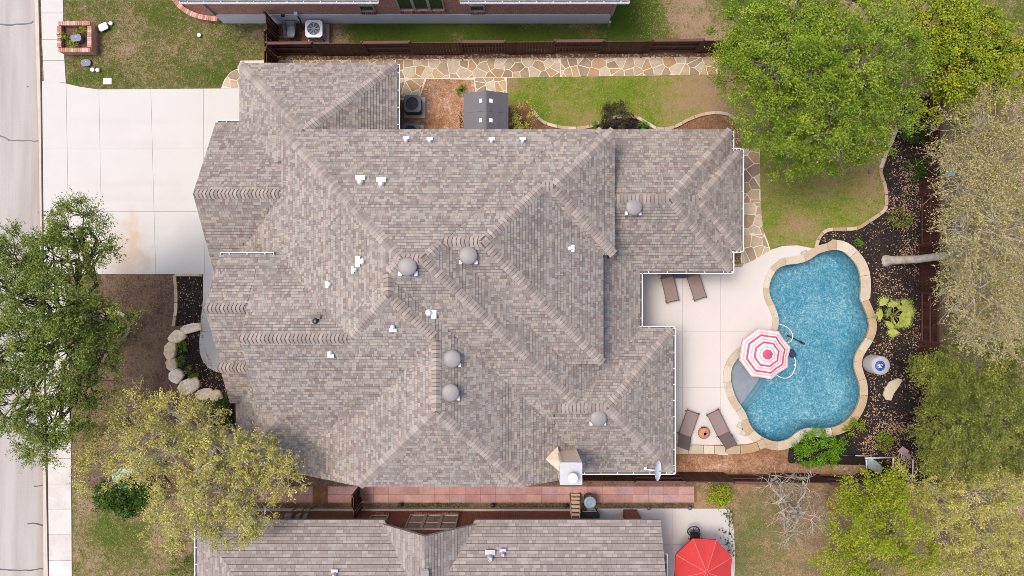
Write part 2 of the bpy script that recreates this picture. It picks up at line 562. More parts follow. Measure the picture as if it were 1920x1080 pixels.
def street_mask(X, Y):
    e = -23.75 - (Y + 14.6) * (-0.012)
    return np.clip(0.75 * np.exp(-((X + 23.55) / 0.42) ** 2), 0, 1)
street = sheet('street', [(-32.5, -60), (-23.5, -60), (-23.6, -14), (-23.75, 5), (-23.95, 14.6), (-24.2, 60), (-33.2, 60)], 0.006, M['asphalt'], grid=1.0, mask=street_mask)
M['tar'] = plain('tar_seal', (.030, .034, .055, 1), .45)
def tar(pts, w=0.035):
    q = resample([P2(a, b) for a, b in pts], .25)
    q = [(x + random.uniform(-.03, .03), y + random.uniform(-.03, .03)) for x, y in q]
    mb = MB(); L = []; R = []
    for i, p in enumerate(q):
        a = Vector(q[max(i - 1, 0)]); c_ = Vector(q[min(i + 1, len(q) - 1)]); t = (c_ - a).normalized()
        ww = w * random.uniform(.7, 1.3)
        L.append((p[0] - t.y * ww, p[1] + t.x * ww, .012)); R.append((p[0] + t.y * ww, p[1] - t.x * ww, .012))
    n = len(q)
    mb.add(L + R, [(i, i + n, i + n + 1, i + 1) for i in range(n - 1)])
    mb.build('tar_seal', M['tar'], street)
for t in ([(0, 254), (12, 258), (18, 264), (40, 263), (74, 265)], [(-6, 45), (12, 47), (60, 44), (65, 40), (62, 39)],
          [(-10, 1067), (30, 1069), (55, 1070), (84, 1066)], [(51, 981), (62, 981), (80, 985)], [(65, 911), (82, 910)], [(48, 864), (66, 865)],
          [(50, 163), (53, 163)]):
    tar(t)

# kerb: gutter pan and raised kerb, each about 3 m long
kerb = MB()
kerb.prism([P2(84, 1080), P2(92, 1080), P2(87, 840), P2(82, 540), P2(78, 165), P2(74, 0), P2(72, -200), P2(64, -200), P2(67, 0), P2(75, 270), P2(79, 540), P2(83, 900)], 0.0, 0.10)
M['kerb'] = plain('kerb_concrete', C(232, 216, 202, .54), .9, var=.1, scale=1.5)
ko = kerb.build('kerb', M['kerb']); ko['kind'] = 'structure'

def slab_set(name, cells, outline, mat, z0=0.0, z1=0.05, gap=0.012, base_mat='joint', kind='structure', piece='slab', step=0.0):
    """a pavement: a dirty bed with separate slabs over it"""
    root = sheet(name, outline, z0 + 0.012, M[base_mat], grid=0, kind=kind)
    for cell in cells:
        p = clip_convex(list(outline), cell)
        if len(p) < 3 or abs(area(p)) < .02: continue
        cx = sum(q[0] for q in p) / len(p); cy = sum(q[1] for q in p) / len(p)
        p = [(q[0] - math.copysign(min(gap, abs(q[0] - cx)), q[0] - cx), q[1] - math.copysign(min(gap, abs(q[1] - cy)), q[1] - cy)) for q in p]
        MB().prism(p, z0 + .004, z1 + random.uniform(-.002, .002)).build(piece, mat, root)
    return root

def cells_px(xs, ys):
    """cells between slanted lines: xs are (x at top, x at bottom) pairs, ys are y values"""
    out = []
    y0, y1 = ys[0], ys[-1]
    def X(l, y): return l[0] + (l[1] - l[0]) * (y - y0) / (y1 - y0)
    for a, b_ in zip(xs, xs[1:]):
        for c_, d in zip(ys, ys[1:]):
            out.append(px_poly([(X(a, c_), c_), (X(b_, c_), c_), (X(b_, d), d), (X(a, d), d)]))
    return out

side_out = px_poly([(75, -120), (118, -120), (119, 0), (122, 110), (125, 156), (83, 152), (79, 60)])
slab_set('sidewalk', cells_px([(60, 60), (140, 140)], [-120, -70, -22, 25, 75, 114, 158]), side_out, M['concrete'])
M['slab_worn'] = pick('sidewalk_slab', [C(244, 236, 230, .54), C(236, 227, 221, .54), C(248, 242, 238, .54)], 'object', fine=.06, fscale=6, large=.14, lscale=.9)
side_out2 = px_poly([(84, 512), (124, 514), (132, 700), (134.5, 850), (136, 1080), (137, 1220), (94, 1220), (92, 1000), (90, 840), (86, 620)])
slab_set('sidewalk', cells_px([(60, 60), (160, 160)], [512, 560, 610, 660, 708, 760, 812, 859, 907, 954, 1002, 1050, 1100, 1150, 1222]), side_out2, M['slab_worn'])

# driveway of separate poured slabs; one carries a rust stain
drive_px = [(80, 152), (104, 153), (125, 157), (150, 163), (185, 168), (450, 166), (560, 166), (560, 600), (400, 600), (400, 514), (84, 514)]
m, nt, b, _ = new_mat('driveway_concrete')
rgb = N(nt, 'ShaderNodeRGB'); rgb.outputs[0].default_value = C(246, 242, 236, .475)
c = mul_col(nt, rgb.outputs[0], noise(nt, .8, 5), .965, 1.03)
g = N(nt, 'ShaderNodeNewGeometry'); sp = N(nt, 'ShaderNodeSeparateXYZ'); nt.links.new(g.outputs['Position'], sp.inputs[0])
def stain(cx, cy, rx, ry, col, amt, c):
    """a rust or oil stain that stays where it is on the concrete"""
    w = P(cx, cy)
    dx = math_n(nt, 'MULTIPLY', math_n(nt, 'SUBTRACT', sp.outputs[0], w.x), PPM / rx); dy = math_n(nt, 'MULTIPLY', math_n(nt, 'SUBTRACT', sp.outputs[1], w.y), PPM / ry)
    d = math_n(nt, 'ADD', math_n(nt, 'MULTIPLY', dx, dx), math_n(nt, 'MULTIPLY', dy, dy))
    d = math_n(nt, 'ADD', d, math_n(nt, 'MULTIPLY', math_n(nt, 'SUBTRACT', noise(nt, 1.6, 5, .65), .5), 2.2))
    k = N(nt, 'ShaderNodeMapRange'); k.interpolation_type = 'SMOOTHSTEP'
    k.inputs[1].default_value = 1.1; k.inputs[2].default_value = -.2; k.inputs[3].default_value = 0; k.inputs[4].default_value = amt
    nt.links.new(d, k.inputs[0])
    mx = N(nt, 'ShaderNodeMix', data_type='RGBA'); mx.inputs[7].default_value = col
    nt.links.new(k.outputs[0], mx.inputs[0]); nt.links.new(c, mx.inputs[6])
    return mx.outputs[2]
c = stain(236, 480, 62, 75, C(212, 174, 128), .5, c)
c = stain(250, 425, 16, 45, C(216, 180, 134), .45, c)
c = stain(150, 300, 40, 160, C(225, 218, 214), .25, c)
for ty in (228, 268, 345, 372, 425): c = stain(240, ty, 170, 8, C(214, 206, 202), .28, c)
c = stain(350, 240, 40, 30, C(222, 214, 210), .3, c)
nt.links.new(c, b.inputs['Base Color']); b.inputs['Roughness'].default_value = .85
M['drive'] = m
slab_set('driveway', cells_px([(60, 60), (125, 131), (186, 193), (283, 293), (382, 384), (600, 600)], [140, 278, 397, 514]), px_poly(drive_px[:7] + [(560, 514), (84, 514)]), M['drive'], z1=.055, gap=.006)
walk_px = [(381, 514), (560, 514), (560, 700), (418, 700), (405, 697), (391, 690), (381, 678), (375, 662), (374, 640), (377, 600), (381, 560)]
slab_set('front_walk', cells_px([(340, 340), (600, 600)], [514, 622, 720]), px_poly(walk_px), M['concrete'], z1=.05)

# ------------------------------------------------------------------ lawns and beds
sheet('lawn', px_poly([(119, -120), (520, -120), (520, 30), (497, 110), (455, 120), (455, 166), (185, 168), (150, 163), (125, 157), (122, 110), (119, 0)]), .006, M['lawn'],
      mask=blobs(.62, [(260, 40, 100, 55, .40), (235, 80, 60, 40, .40), (300, 140, 60, 25, .55), (180, 20, 60, 40, .55), (440, 60, 60, 40, .62), (310, 25, 40, 25, .92), (200, 150, 40, 20, .8), (410, 140, 60, 30, .8), (480, 60, 20, 40, .45)]))
sheet('neighbour_lawn', px_poly([(600, 30), (1145, 30), (1145, -160), (1440, -160), (1440, 110), (600, 110)]), .006, M['lawn'],
      mask=blobs(1.15, [(625, 70, 35, 60, .1), (855, 70, 14, 12, .15), (1090, 45, 60, 8, .4), (1000, 42, 40, 6, .5), (1110, 70, 34, 14, .5), (1290, 0, 56, 110, .12), (1330, 70, 60, 50, .05), (1300, -80, 80, 60, .5)]))
sheet('neighbour_lawn', px_poly([(1740, -160), (2100, -160), (2100, 100), (1740, 100)]), .006, M['lawn'], mask=blobs(.62, []))
back = sheet('back_lawn', px_poly([(745, 140), (1400, 140), (1450, 160), (1700, 200), (1680, 250), (1655, 320), (1661, 385), (1640, 412), (1600, 428), (1550, 430), (1530, 450), (1527, 466),
                                    (1470, 468), (1445, 485), (1390, 520), (1300, 520), (1300, 260), (745, 260)]), .006, M['lush'],
      mask=blobs(.64, [(1240, 150, 40, 30, .5), (1280, 190, 50, 30, .3), (1330, 165, 60, 40, .05), (1390, 190, 60, 50, .12), (960, 155, 30, 16, .25), (1075, 210, 30, 14, .4), (1100, 225, 24, 14, .3), (1170, 165, 50, 22, .95), (1010, 200, 30, 30, .9), (1200, 200, 24, 20, .7),
                       (1600, 300, 60, 40, .35), (1470, 360, 60, 40, .55), (1560, 350, 40, 20, .3), (1500, 420, 40, 24, .2), (1460, 460, 40, 16, .3), (1630, 330, 24, 60, .1), (1560, 385, 50, 22, .75), (1450, 425, 16, 24, .85), (1610, 410, 30, 18, .5), (1480, 330, 60, 24, .5)]))
sheet('dirt_patch', px_poly([(795, 149), (806, 147), (885, 148), (893, 165), (893, 250), (740, 250), (740, 170), (760, 150), (786, 180)]), .012, M['dirt'],
      mask=blobs(.5, [(840, 200, 40, 40, .6), (820, 230, 20, 20, .2), (750, 215, 20, 40, .0)]))
front = sheet('leaf_covered_yard', px_poly([(124, 514), (329, 514), (331, 560), (329, 600), (322, 640), (318, 700), (340, 760), (420, 800), (470, 860), (470, 980), (135, 980), (134, 850), (132, 700)]), .006, M['litter'],
      mask=blobs(.36, [(240, 560, 60, 40, .5), (280, 660, 20, 40, 1.0), (200, 640, 40, 60, .85), (160, 800, 60, 60, .8), (340, 880, 80, 60, .55), (190, 720, 50, 30, .5)]))
sheet('lower_lawn', px_poly([(134, 905), (200, 915), (300, 930), (380, 945), (372, 1090), (372, 1220), (137, 1220), (136, 1000)]), .010, M['lawn'],
      mask=blobs(.42, [(195, 985, 30, 40, 1.0), (235, 1000, 40, 30, .9), (280, 985, 25, 20, .9), (160, 950, 30, 20, .1), (175, 1060, 30, 30, .2), (250, 1060, 50, 30, .62), (320, 1000, 30, 40, .15), (255, 965, 30, 12, .15), (310, 950, 40, 20, .2), (140, 935, 8, 12, .9), (140, 970, 8, 10, .9), (145, 1040, 10, 12, .9)]))
sheet('mulch_bed', px_poly([(332, 519), (385, 519), (385, 602), (330, 612)]), .014, M['mulch'], grid=0)
sheet('mulch_bed', px_poly([(322, 640), (345, 622), (376, 606), (382, 600), (400, 690), (440, 700), (440, 800), (400, 748), (345, 722), (326, 690)]), .014, M['mulch'], grid=0)
bed = px_poly([(1680, 238), (1662, 300), (1655, 320), (1661, 385), (1640, 412), (1600, 428), (1550, 430), (1530, 450), (1525, 470), (1450, 640), (1480, 835), (1475, 868), (1620, 872), (1620, 905), (1760, 905), (1760, 180), (1700, 180)])
sheet('mulch_bed', bed, .012, M['mulch'], [POOL_HOLE], grid=0)
sheet('gravel_bed', px_poly([(945, 200), (985, 190), (1003, 213), (1020, 228), (1050, 237), (1080, 241), (1110, 237), (1130, 227), (1160, 221), (1190, 220), (1210, 230), (1235, 243), (1265, 238), (1290, 225), (1320, 215), (1345, 212), (1370, 218), (1385, 233), (1392, 290), (1300, 300), (945, 300)]), .016, M['gravelbed'], grid=0)
sheet('mulch_bed', px_poly([(1128, 231), (1160, 223), (1190, 222), (1212, 233), (1220, 250), (1110, 250)]), .020, M['mulch'], grid=0)
sheet('gravel_bed', px_poly([(1368, 466), (1391, 466), (1391, 494), (1368, 494)]), .016, M['gravelbed'], grid=0)
sheet('gravel_bed', px_poly([(497, 96), (1370, 88), (1370, 112), (497, 118)]), .010, M['gravelbed'], grid=0)
sheet('gravel_bed', px_poly([(497, 40), (625, 40), (625, 92), (497, 92)]), .010, M['gravelbed'], grid=0)
sheet('dirt_strip', px_poly([(1240, 835), (1420, 840), (1470, 845), (1480, 870), (1625, 872), (1625, 896), (1240, 896)]), .018, M['dirt'],
      mask=blobs(.22, [(1350, 873, 40, 10, .75), (1420, 868, 30, 8, .8), (1590, 880, 40, 14, .95), (1500, 885, 40, 8, .8), (1285, 855, 20, 8, .0), (1280, 885, 40, 6, .1)]))
sheet('side_yard', px_poly([(380, 885), (1310, 885), (1310, 960), (380, 960)]), .006, M['litter'],
      mask=blobs(.45, [(820, 944, 60, 4, 1.2), (900, 943, 50, 4, 1.1), (960, 944, 60, 4, 1.15), (1010, 943, 30, 4, 1.0), (1205, 946, 30, 5, 1.2), (1160, 946, 40, 3, .9), (700, 944, 40, 5, .25)]))
M['rough'] = soil('rough_grass', [(0.0, C(186, 150, 120)), (0.3, C(168, 138, 106)), (0.5, C(140, 124, 88)), (0.75, C(124, 124, 76)), (1.0, C(104, 116, 56))])
sheet('rough_yard', px_poly([(1305, 905), (1760, 905), (1960, 700), (1960, 1240), (1180, 1240), (1180, 1080), (1300, 960)]), .006, M['rough'],
      mask=blobs(.35, [(1420, 1000, 50, 60, .8), (1400, 1060, 60, 40, .75), (1500, 920, 60, 20, .2), (1540, 960, 40, 40, .05), (1480, 1060, 60, 40, .5), (1340, 930, 30, 14, .05)]))

# ------------------------------------------------------------------ flagstone paths: every stone its own piece
def voronoi_pieces(region, step, gap, jit=.42, zt=.035):
    xs = [p[0] for p in region]; ys = [p[1] for p in region]
    pts = []
    nx = int((max(xs) - min(xs)) / step) + 2; ny = int((max(ys) - min(ys)) / step) + 2
    for i in range(-1, nx):
        for j in range(-1, ny):
            if random.random() < .12: continue
            pts.append((min(xs) + (i + .5 + random.uniform(-jit, jit)) * step, min(ys) + (j + .5 + random.uniform(-jit, jit)) * step))
    out = []
    for i, a in enumerate(pts):
        cell = [(a[0] - 2 * step, a[1] - 2 * step), (a[0] + 2 * step, a[1] - 2 * step), (a[0] + 2 * step, a[1] + 2 * step), (a[0] - 2 * step, a[1] + 2 * step)]
        for k, q in enumerate(pts):
            if k == i: continue
            dx, dy = q[0] - a[0], q[1] - a[1]; d = math.hypot(dx, dy)
            if d > 3 * step or d < 1e-6: continue
            # keep the near side of the bisector, less half the joint
            mx, my = (a[0] + q[0]) / 2, (a[1] + q[1]) / 2
            cell = clip_half(cell, -dx / d, -dy / d, (dx * mx + dy * my) / d - gap / 2)
            if len(cell) < 3: break
        if len(cell) < 3: continue
        cell = clip_convex(cell, region)
        if len(cell) >= 3 and abs(area(cell)) > .012: out.append(cell)
    return out

def flag_path(name, outline, regions, step=.46, gap=.042):
    root = sheet(name, px_poly(outline), .022, M['mortar'], grid=0)
    for r in regions:
        for cell in voronoi_pieces(px_poly(r), step, gap):
            cell = [(x + random.uniform(-.012, .012), y + random.uniform(-.012, .012)) for x, y in cell]
            MB().prism(cell, .01, .045 + random.uniform(-.004, .006), bevel=.01).build('flagstone', M['flag'], root)
    return root
flag_path('flagstone_path', [(700, 112), (1345, 107), (1345, 140), (950, 146), (952, 190), (894, 190), (888, 150), (800, 148), (788, 182), (742, 190), (742, 146), (450, 128), (450, 114)],
          [[(742, 113), (1050, 110), (1050, 144), (742, 147)], [(1052, 110), (1342, 108), (1342, 140), (1052, 144)], [(742, 148), (796, 148), (786, 182), (742, 184)], [(890, 146), (948, 146), (950, 186), (896, 186)], [(500, 115), (741, 113), (741, 128), (500, 128)]])
flag_path('flagstone_path', [(1386, 278), (1424, 280), (1426, 420), (1440, 455), (1446, 474), (1420, 490), (1390, 500), (1386, 440)],
          [[(1392, 280), (1423, 280), (1426, 380), (1392, 380)], [(1392, 381), (1426, 381), (1432, 440), (1392, 440)], [(1392, 441), (1432, 441), (1443, 470), (1415, 490), (1392, 498)]], step=.5)
flag_path('flagstone_pad', [(415, 166), (421, 150), (432, 136), (448, 128), (470, 128), (470, 166)],
          [[(417, 165), (421, 151), (432, 138), (446, 130), (470, 130), (470, 165)]], step=.42, gap=.05)

# pink pavers between the two houses, two rows of squares
pav = sheet('paver_path', px_poly([(470, 911), (1306, 911), (1306, 942), (470, 940)]), .014, M['gravelbed'], grid=0)
x = 474.0
while x < 1300:
    w = 28.4 + random.uniform(-.6, .6)
    if x + w > 1306: w = 1306 - x
    for r, (ya, yb) in enumerate(((912.0, 926.3), (927.0, 941.5))):
        if 585 < x < 596: continue
        a = P(x + .2, ya - .2); c_ = P(x + w - .2, yb + .2)
        MB().box(((a.x + c_.x) / 2, (a.y + c_.y) / 2, .026 + random.uniform(-.003, .004)), (c_.x - a.x, a.y - c_.y, .034), rz=random.uniform(-.008, .008)).build('paver', M['paver'], pav)
    x += w

# ------------------------------------------------------------------ pool deck
deck_px = [(1195, 500), (1391, 500), (1391, 497), (1412, 488), (1430, 477), (1446, 468), (1468, 461), (1495, 460), (1526, 466), (1534, 474), (1516, 486), (1497, 493), (1473, 496), (1456, 504), (1445, 521), (1440, 540), (1443, 558), (1451, 575), (1457, 592),
           (1458, 606), (1454, 621), (1443, 634), (1424, 645), (1402, 656), (1384, 669), (1373, 684), (1369, 698), (1369, 715), (1374, 735), (1381, 751), (1390, 764), (1397, 776), (1402, 790), (1409, 803), (1419, 813), (1431, 821), (1424, 828), (1400, 833), (1268, 835), (1150, 835), (1150, 600)]
slab_set('pool_deck', cells_px([(1100, 1100), (1279, 1279), (1350, 1350), (1600, 1600)], [440, 621, 726, 850]), px_poly(deck_px), M['deck'], z1=.05, gap=.006)

# white patio of the lower neighbour
pat = slab_set('neighbour_patio', cells_px([(1000, 1000), (1260, 1260), (1400, 1400)], [945, 1020, 1260]), px_poly([(1100, 953), (1365, 953), (1371, 960), (1376, 1000), (1378, 1040), (1376, 1100), (1376, 1240), (1100, 1240)]), M['concrete'], z1=.05, gap=.005)

# ------------------------------------------------------------------ the pool
pool = thing('swimming_pool', 'free form swimming pool of rippling blue water rimmed with tan flagstones', 'pool', (P2(1530, 640) + (0,)))
m, nt, b, _ = new_mat('painted_caustic_plaster')  # blue plaster with the light of the ripples painted into its colour
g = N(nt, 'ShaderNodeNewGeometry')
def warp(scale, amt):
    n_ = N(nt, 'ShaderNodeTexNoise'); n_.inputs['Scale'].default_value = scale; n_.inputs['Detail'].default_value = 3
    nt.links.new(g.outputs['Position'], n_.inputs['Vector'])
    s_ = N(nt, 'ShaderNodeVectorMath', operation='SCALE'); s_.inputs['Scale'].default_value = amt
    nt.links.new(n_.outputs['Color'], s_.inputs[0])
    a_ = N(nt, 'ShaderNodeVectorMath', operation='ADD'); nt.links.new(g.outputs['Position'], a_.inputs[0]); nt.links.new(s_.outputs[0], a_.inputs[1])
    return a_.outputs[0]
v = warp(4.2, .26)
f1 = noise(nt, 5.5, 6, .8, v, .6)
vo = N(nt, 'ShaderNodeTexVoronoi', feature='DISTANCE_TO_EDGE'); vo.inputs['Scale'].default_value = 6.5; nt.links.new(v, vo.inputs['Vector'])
caustic_web = math_n(nt, 'MULTIPLY', math_n(nt, 'SUBTRACT', .10, vo.outputs['Distance'], True), 1.6)  # bright caustic lines, drawn as colour on the basin
f = math_n(nt, 'ADD', f1, caustic_web)
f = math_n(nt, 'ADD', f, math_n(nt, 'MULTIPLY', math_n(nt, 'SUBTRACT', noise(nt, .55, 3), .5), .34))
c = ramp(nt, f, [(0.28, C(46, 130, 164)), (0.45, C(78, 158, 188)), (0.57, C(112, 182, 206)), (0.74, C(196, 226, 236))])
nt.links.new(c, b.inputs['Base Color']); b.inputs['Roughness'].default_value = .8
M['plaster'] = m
M['ledge'] = plain('grey_ledge_plaster', C(178, 174, 184, .62), .85, var=.14, scale=4, fine=.1)
m, nt, b, out = new_mat('pool_water')
gl = N(nt, 'ShaderNodeBsdfGlossy'); gl.inputs['Roughness'].default_value = .03
tr = N(nt, 'ShaderNodeBsdfTransparent'); tr.inputs[0].default_value = (.86, .945, .965, 1)
fr = N(nt, 'ShaderNodeFresnel'); fr.inputs[0].default_value = 1.33
mx = N(nt, 'ShaderNodeMixShader')
bp = N(nt, 'ShaderNodeBump'); bp.inputs['Strength'].default_value = .5; bp.inputs['Distance'].default_value = .05
nt.links.new(noise(nt, 5.0, 4, .6, None, .6), bp.inputs['Height'])
nt.links.new(bp.outputs[0], gl.inputs['Normal']); nt.links.new(bp.outputs[0], fr.inputs['Normal'])
nt.links.new(fr.outputs[0], mx.inputs[0]); nt.links.new(tr.outputs[0], mx.inputs[1]); nt.links.new(gl.outputs[0], mx.inputs[2])
nt.links.new(mx.outputs[0], out.inputs[0]); nt.nodes.remove(b)
M['water'] = m
WATER_Z = -0.10
inner = offset_loop(POOL, .12); nP = len(inner); FLOOR = -1.35
floor_loop = offset_loop(POOL, -.22)
mb = MB()
mb.add([(p[0], p[1], .02) for p in inner] + [(p[0], p[1], FLOOR + .25) for p in offset_loop(POOL, .0)] + [(p[0], p[1], FLOOR) for p in floor_loop],
       [(i + r * nP, (i + 1) % nP + r * nP, (i + 1) % nP + nP * (r + 1), i + nP * (r + 1)) for r in range(2) for i in range(nP)], 0, True)
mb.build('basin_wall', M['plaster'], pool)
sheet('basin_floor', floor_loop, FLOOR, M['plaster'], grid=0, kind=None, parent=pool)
sheet('water', offset_loop(POOL, .08), WATER_Z, M['water'], grid=0, kind=None, parent=pool)
def shelf(name, pts, zt, mat):
    lp = smooth_loop(px_poly(pts), 4)
    MB().prism(lp, FLOOR - .05, zt).build(name, M[mat], pool)
M['step'] = plain('blue_step_plaster', C(120, 168, 186), .85, var=.14, scale=4, fine=.1)
shelf('tanning_ledge', [(1364, 700), (1371, 684), (1386, 668), (1408, 655), (1432, 655), (1440, 675), (1432, 700), (1422, 722), (1404, 746), (1390, 762), (1376, 742), (1366, 718)], -.34, 'ledge')
shelf('pool_step', [(1380, 740), (1402, 742), (1422, 718), (1434, 690), (1443, 690), (1439, 714), (1425, 738), (1408, 758), (1393, 771)], -.62, 'step')
shelf('pool_step', [(1392, 768), (1408, 756), (1426, 736), (1438, 712), (1446, 708), (1444, 728), (1430, 750), (1413, 768), (1400, 778)], -.92, 'step')
# coping: stones laid one by one round the edge
cin = offset_loop(POOL, -.03)
def cw(i):
    x, y = POOL[i]; px = 960 + x * PPM; py = 540 - y * PPM
    w = .28
    if px > 1560: w = .37
    if px > 1560 and py < 560: w = .48
    if py > 790: w = .42
    if px < 1400 and py > 650: w = .36
    if py < 500 and px < 1560: w = .36
    return w
cout = offset_loop(POOL, lambda i: cw(i))
i = 0
while i < nP:
    st = random.choice((4, 5, 5, 6)); j = min(i + st, nP)
    poly = [cin[k % nP] for k in range(i, j + 1)] + [cout[k % nP] for k in range(j, i - 1, -1)]
    cx = sum(p[0] for p in poly) / len(poly); cy = sum(p[1] for p in poly) / len(poly)
    poly = [(cx + (p[0] - cx) * .985, cy + (p[1] - cy) * .985) for p in poly]
    # strips of quads, because a stone on a bend is not convex
    h = (j - i) + 1; z1 = .085 + random.uniform(-.006, .008)
    A = poly[:h]; B_ = poly[h:][::-1]
    vs = [(p[0], p[1], z1) for p in A] + [(p[0], p[1], z1) for p in B_] + [(p[0], p[1], -.06) for p in A] + [(p[0], p[1], .0) for p in B_]
    fs = []
    for k in range(h - 1):
        fs += [(k, h + k, h + k + 1, k + 1)[::-1], (k, k + 1, 2 * h + k + 1, 2 * h + k)[::-1], (h + k, 3 * h + k, 3 * h + k + 1, h + k + 1)[::-1]]
    fs += [(0, 2 * h, 3 * h, h)[::-1], (h - 1, 2 * h - 1, 4 * h - 1, 3 * h - 1)[::-1]]
    MB().add(vs, fs).build('coping_stone', M['coping'], pool)
    i = j

# ------------------------------------------------------------------ stone edgings
def edging(name, label, pts, w=.15, h=.10, step=.5, z0=0.0, closed=False, mat='edge', group=None, cat='edging', piece='edging_stone', gap=.012, world_pts=False, z1=None):
    q = pts if world_pts else [P2(a, b) for a, b in pts]
    q = smooth_loop(q, 6, closed)
    q = resample(q, step / 4, closed)
    root = thing(name, label, cat, (q[len(q) // 2][0], q[len(q) // 2][1], 0), group=group)
    n = len(q); Lf = []; Rt = []
    for i in range(n):
        a = Vector(q[i - 1] if (closed or i) else q[i]); c_ = Vector(q[(i + 1) % n] if (closed or i < n - 1) else q[i]); t = (c_ - a).normalized()
        Lf.append((q[i][0] - t.y * w / 2, q[i][1] + t.x * w / 2)); Rt.append((q[i][0] + t.y * w / 2, q[i][1] - t.x * w / 2))
    i = 0; last = n if closed else n - 1
    while i < last:
        j = min(i + random.choice((3, 4, 4, 5)), last); hh = j - i + 1
        A = [Lf[k % n] for k in range(i, j + 1)]; B_ = [Rt[k % n] for k in range(i, j + 1)]
        zz = h * random.uniform(.9, 1.1)
        vs = []
        for lp, z in ((A, zz), (B_, zz), (A, z0), (B_, z0)):
            for k, p in enumerate(lp):
                d = gap if k == 0 else (-gap if k == hh - 1 else 0)
                t = (Vector(A[min(k + 1, hh - 1)]) - Vector(A[max(k - 1, 0)])).normalized()
                vs.append((p[0] + t.x * d, p[1] + t.y * d, z))
        fs = []
        for k in range(hh - 1):
            fs += [(k, h_ + k, h_ + k + 1, k + 1) for h_ in (hh,)]
            fs += [(k, k + 1, 2 * hh + k + 1, 2 * hh + k), (hh + k, 3 * hh + k, 3 * hh + k + 1, hh + k + 1)]
        fs += [(0, 2 * hh, 3 * hh, hh), (hh - 1, 2 * hh - 1, 4 * hh - 1, 3 * hh - 1)]
        MB().add(vs, fs).build(piece, M[mat], root)
        i = j
    return root
edging('stone_edging', 'curved tan stone edging between the green back lawn and the house bed', [(1000, 208), (1008, 220), (1022, 231), (1050, 239), (1080, 241), (1108, 237), (1130, 227), (1155, 220), (1190, 220), (1212, 231), (1234, 242), (1262, 239), (1290, 225), (1318, 215), (1345, 212), (1368, 217), (1385, 233)], step=.55)
edging('stone_edging', 'long winding stone edging between the shaded lawn and the black mulch bed', [(1682, 236), (1672, 262), (1656, 298), (1650, 322), (1658, 350), (1661, 380), (1655, 396), (1628, 415), (1605, 428), (1572, 430), (1550, 432), (1536, 444), (1529, 464)], w=.17, step=.55)
edging('stone_edging', 'straight narrow stone edging beside the mulch strip by the front walk', [(328, 516), (331, 545), (331, 580), (326, 612)], w=.15, step=.7)
edging('stone_edging', 'short stone edging across the end of the driveway mulch strip', [(329, 516), (350, 515.5), (381, 516)], w=.12, step=.6)
edging('tree_ring', 'round stone ring about the foot of the big roadside tree', [(215 + 28 * math.cos(t), 612 + 28 * math.sin(t)) for t in [k * PI / 5 for k in range(10)]], w=.15, step=.45, closed=True, cat='tree ring')
edging('rock_ring', 'dark rough rock ring round the bed under the yellow oak', [(340 + 36 * math.cos(t), 880 + 34 * math.sin(t)) for t in [k * PI / 6 for k in range(12)]], w=.2, step=.5, closed=True, cat='rock ring', mat='weathered', piece='rock')
edging('stone_wall', 'low wall of mixed tan stones below the two lower loungers', [(1262, 842), (1300, 841), (1340, 842), (1380, 842), (1410, 838), (1432, 829)], w=.42, h=.20, step=.75, cat='garden wall')
edging('stone_edging', 'brown stone kerb at the foot of the flagstones beside the gravel square', [(1368, 496), (1392, 496), (1392, 470)], w=.10, h=.06, step=.5)
# limestone boulders round the front bed
rk = [((361, 615), (20, 9), -12), ((334, 631), (17, 12), -25), ((323, 656), (11, 17), 4), ((325, 682), (11, 13), -12), ((333, 704), (15, 13), -40),
      ((357, 724), (20, 14), -22), ((384, 738), (17, 10), -12), ((407, 742), (13, 11), -20)]
rl = ['long flat limestone boulder touching the front walk', 'wide limestone boulder second from the walk end of the bed border', 'tall limestone boulder beside the upper green tuft', 'small squat limestone boulder beside the lower green tuft',
      'limestone boulder bending round the lower corner of the bed', 'largest pale limestone boulder, partly under the yellow oak leaves', 'low limestone boulder half under oak twigs', 'last limestone boulder of the border, next to the dark green shrub']
for ((x, y), (rx, ry), a), lb in zip(rk, rl):
    c_ = P(x, y); n = 9
    poly = []
    for k in range(n):
        t = 2 * PI * k / n; r = random.uniform(.84, 1.12) * (1 + .12 * abs(math.sin(2 * t)))
        u = rx / PPM * math.cos(t) * r; w = ry / PPM * math.sin(t) * r
        ca, sa = math.cos(math.radians(-a)), math.sin(math.radians(-a))
        poly.append((c_.x + u * ca - w * sa, c_.y + u * sa + w * ca))
    tag(MB().prism(poly, 0, .20 + random.uniform(-.03, .04), bevel=.045).build('boulder', M['boulder']), lb, 'boulder', 'limestone boulders round the front bed')
